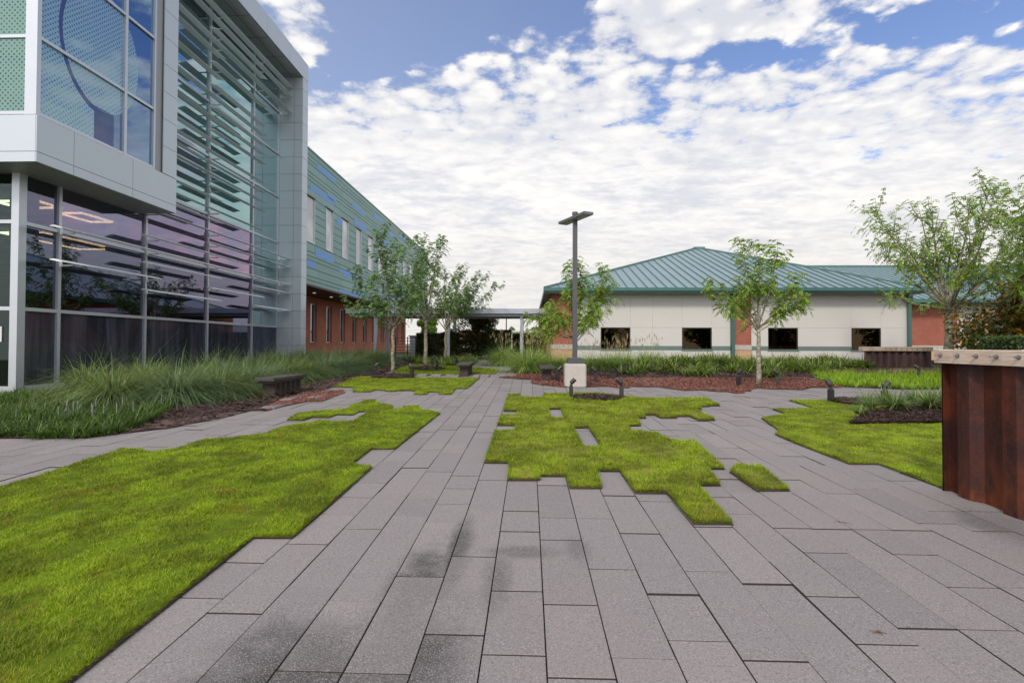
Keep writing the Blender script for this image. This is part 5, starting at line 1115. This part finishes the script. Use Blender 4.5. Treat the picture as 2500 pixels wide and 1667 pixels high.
p_m = clump_proto('plume_grass', 'big pale green plumed grass clump beside the end of the path', 'grass', (-0.05, 20.4, gz(20.4)), XG2, 71, ['miscanthus_blade', 'muhly_dead', 'plume'], n=1700, L0=1.62, w=0.017, lean=0.75, droop=0.70, mat_=None, nd=60, rad=0.28, plume=26, ph=1.75)
for k, (x, y, s, lb) in enumerate(((-1.2, 24.6, 1.0, 'plumed grass clump left of the biggest one, by the far hedge'), (0.75, 21.2, 0.75, 'plumed grass clump between the biggest one and the lamp post'), (1.55, 21.4, 0.72, 'plumed grass clump directly behind the lamp base'), (2.35, 20.4, 0.78, 'plumed grass clump just right of the lamp base'),
                                  (3.05, 20.6, 0.82, 'plumed grass clump under the left part of the first window'), (3.85, 21.6, 0.88, 'plumed grass clump under the right part of the first window'), (5.15, 22.6, 0.90, 'last plumed grass clump to the right, left of the dark green cover'), (0.35, 23.4, 1.0, 'plumed grass clump against the brick corner of the white building'))):
    copy_thing(p_m, (x, y, gz(y)), lb, XG2, rg.uniform(0, 6.28), s)
# strap-leaved ground covers: masses nobody could count
def cover(name, poly, label, dens, mat_, L0, w, seed, per=22, lean=0.75, droop=0.55, rise=None, flower=0, patchy=0.0, thin=None, clusters=0):
    rng = np.random.default_rng(seed); p = np.asarray(poly); n = int(dens * (p.max(0) - p.min(0)).prod()); c = sample(poly, n, rng)
    if clusters:
        cc = sample(poly, clusters, rng); c = np.repeat(cc, 17, 0) + rng.normal(0, 0.17, (len(cc) * 17, 2)); c = c[inside(poly, c[:, 0], c[:, 1])]
    if patchy: c = c[wav(c[:, 0], c[:, 1], 1.7, seed) + rng.normal(0, .3, len(c)) > -1 + patchy]
    if thin: c = c[np.array([thin(a, b) for a, b in c])]
    k = len(c); P = np.repeat(c, per, 0); n = len(P); a = rng.uniform(0, 6.283, n); r = 0.03 * np.sqrt(rng.random(n)); P = P + np.column_stack([r * np.cos(a), r * np.sin(a)])
    vig = np.repeat(rng.uniform(0.7, 1.25, k) * (1 + 0.25 * wav(c[:, 0], c[:, 1], 2.2, seed + 1)), per)
    z = GZ(P[:, 1]) + 0.01 + (np.array([float(rise(q, s)) for q, s in P]) if rise else 0); P = np.column_stack([P, z])
    V, F = blades(P, a + rng.normal(0, .3, n), L0 * vig * rng.uniform(.7, 1.2, n), w * rng.uniform(.7, 1.25, n), np.clip(rng.normal(lean, .25, n), .1, 1.2), np.clip(rng.normal(droop, .25, n), 0, 1.2), 4, rng, up=1.45); parts = [(V, F)]; fm = [np.zeros(len(F), int)]
    if flower:
        cf = c[(c[:, 0] > -8.4) & (c[:, 1] < 9.6)]; q = cf[rng.choice(len(cf), min(flower, len(cf)), False)]; m_ = len(q); P2 = np.column_stack([q, GZ(q[:, 1]) + 0.14])
        for s in range(3):
            V, F = blades(P2 + np.array([0, 0, 0.05]), np.full(m_, s * 2.1), np.full(m_, 0.11) * rng.uniform(.7, 1.3, m_), np.full(m_, .016), np.full(m_, .05), np.zeros(m_), 3, rng, up=1.3, tip=.6); parts.append((V, F)); fm.append(np.ones(len(F), int))
    V, F = cat_vf(parts); return mesh_np(name, V, F, [mat_, 'flower_spike'], np.concatenate(fm), kind='stuff', label=label)
cover('ground_cover', [(-9.5, 6.72), (-7.60, 7.08), (-7.40, 7.36), (-6.95, 7.10), (-6.38, 7.15), (-6.05, 7.60), (-6.4, 8.3), (-6.75, 9.3), (-7.3, 10.2), (-8.6, 10.3), (-9.6, 11.2), (-12.2, 12.1), (-12.4, 9.0)], 'low dark green strap leaved ground cover with pale flower spikes at the left edge', 130, 'liriope_dark', 0.23, 0.013, 81, 26, lean=0.85, droop=0.6, flower=18)
cover('ground_cover', [(2.74, 17.75), (4.0, 19.0), (4.86, 19.4), (5.53, 18.5), (7.06, 18.1), (8.55, 18.1), (9.8, 18.7), (12.6, 20.2), (13.4, 20.4), (13.2, 21.5), (14.5, 23.0), (6.2, 23.4), (4.6, 21.2)], 'mid green strap leaved ground cover on the mound before the white wall', 34, 'liriope_mid', 0.50, 0.034, 82, 15, lean=0.85, droop=0.68, rise=rise_right, clusters=125, flower=0)
cover('ground_cover', POLY['bright'], 'bright yellow green low ground cover right of the red chips', 42, 'carpet_bright', 0.27, 0.017, 83, 18, thin=lambda a, b: a < 17)
cover('ground_cover', [(-5.5, 25.0), (-4, 24.3), (-2.7, 23.4), (-2.8, 27.8), (-3.4, 29.5), (-8, 30), (-5.6, 27)], 'green ground cover below the covered walkway posts', 22, 'liriope_mid', 0.36, 0.02, 84, 18)
cover('ground_cover', [(-2.1, 27.8), (-1.9, 25.6), (-1.5, 24.6), (-1.0, 24.0), (0.7, 23.6), (0.8, 28)], 'green ground cover right of the far path', 20, 'liriope_mid', 0.40, 0.02, 85, 18)
LG = 'strap leaved clumps on the mulch beside the near rusty wall'
lk = dict(n=260, L0=0.50, w=0.016, lean=0.72, droop=0.55, mat_=None, nd=10, rad=0.05)
zz = lambda x, y: gz(y) + 0.05 + float(rise_mulch(x, y))
l0 = clump_proto('lilyturf_clump', 'small solitary strap leaved clump at the left end of the mulch mound', 'plant', (5.93, 9.5, zz(5.93, 9.5)), LG, 91, ['liriope_grey', 'plume', 'plume'], **dict(lk, n=70, L0=0.30))
l1 = clump_proto('lilyturf_clump', 'strap leaved clump right of the small solitary one', 'plant', (6.75, 9.75, zz(6.75, 9.75)), LG, 92, ['liriope_grey', 'plume', 'plume'], **lk)
for k, (x, y, s, lb) in enumerate(((7.35, 9.75, 1.05, 'strap leaved clump in the middle of the mulch mound front'), (7.0, 10.4, 1.0, 'strap leaved clump behind the left front one'), (7.75, 9.95, 1.0, 'strap leaved clump with pale tips right of the middle one'), (7.7, 10.6, 1.05, 'strap leaved clump at the back of the mound centre'),
                                  (8.35, 10.3, 1.15, 'strap leaved clump nearest the rusty wall edge'), (8.3, 11.0, 1.0, 'strap leaved clump at the back beside the rusty wall'), (8.9, 10.8, 1.1, 'strap leaved clump partly hidden behind the rusty wall'), (6.35, 9.85, 0.7, 'half grown strap leaved clump just right of the small solitary one'), (6.55, 10.25, 0.85, 'strap leaved clump at the back left of the mound'))):
    copy_thing(l1, (x, y, zz(x, y)), lb, LG, rg.uniform(0, 6.28), s)

# a few dry curled leaves on the paving
def dry(x, y, s, label, seed):
    rng = np.random.default_rng(seed); k = 9; P = np.column_stack([x + rng.normal(0, s * .3, k), y + rng.normal(0, s * .2, k), np.full(k, gz(y) + 0.004)]); V, F = blades(P, rng.uniform(0, 6.28, k), rng.uniform(.4, 1, k) * s, np.full(k, s * .12), rng.uniform(.7, 1.1, k), rng.uniform(.2, .6, k), 3, rng, up=0.5)
    mesh_np('fallen_leaf', V, F, ['dry_leaf'], off=(x, y, gz(y)), label=label, cat='leaf')
dry(1.78, 2.72, 0.06, 'reddish dry leaf sprig on the paving nearest the viewer', 1); dry(2.52, 4.28, 0.06, 'brown dry leaf sprig on the paving below the near rusty wall', 2); dry(2.13, 5.55, 0.03, 'small dark scrap on the paving near the single grass strip', 3)

# evergreens standing behind the viewer: seen only mirrored in the window panes
for k, (x, y, w_, z1) in enumerate(((8.5, -14, 5.5, 7.5), (15.0, -16, 6.0, 8.5), (21.5, -14, 5.5, 7.0), (29, -17, 7.0, 9.0), (37, -16, 6.5, 8.0), (45, -18, 7.0, 9.0))):
    bush(['evergreen mirrored in the first window of the white building', 'taller evergreen behind the viewer, mirrored between the first two windows', 'evergreen mirrored in the second window of the white building', 'broad evergreen mirrored in the third window of the white building', 'evergreen behind the viewer, mirrored between the last two windows', 'evergreen mirrored in the last window of the white building'][k], x, y, w_, 4, gz(y), z1, 'hedge_leaf', 100 + k, 2600, 0.28, name='evergreen_tree')
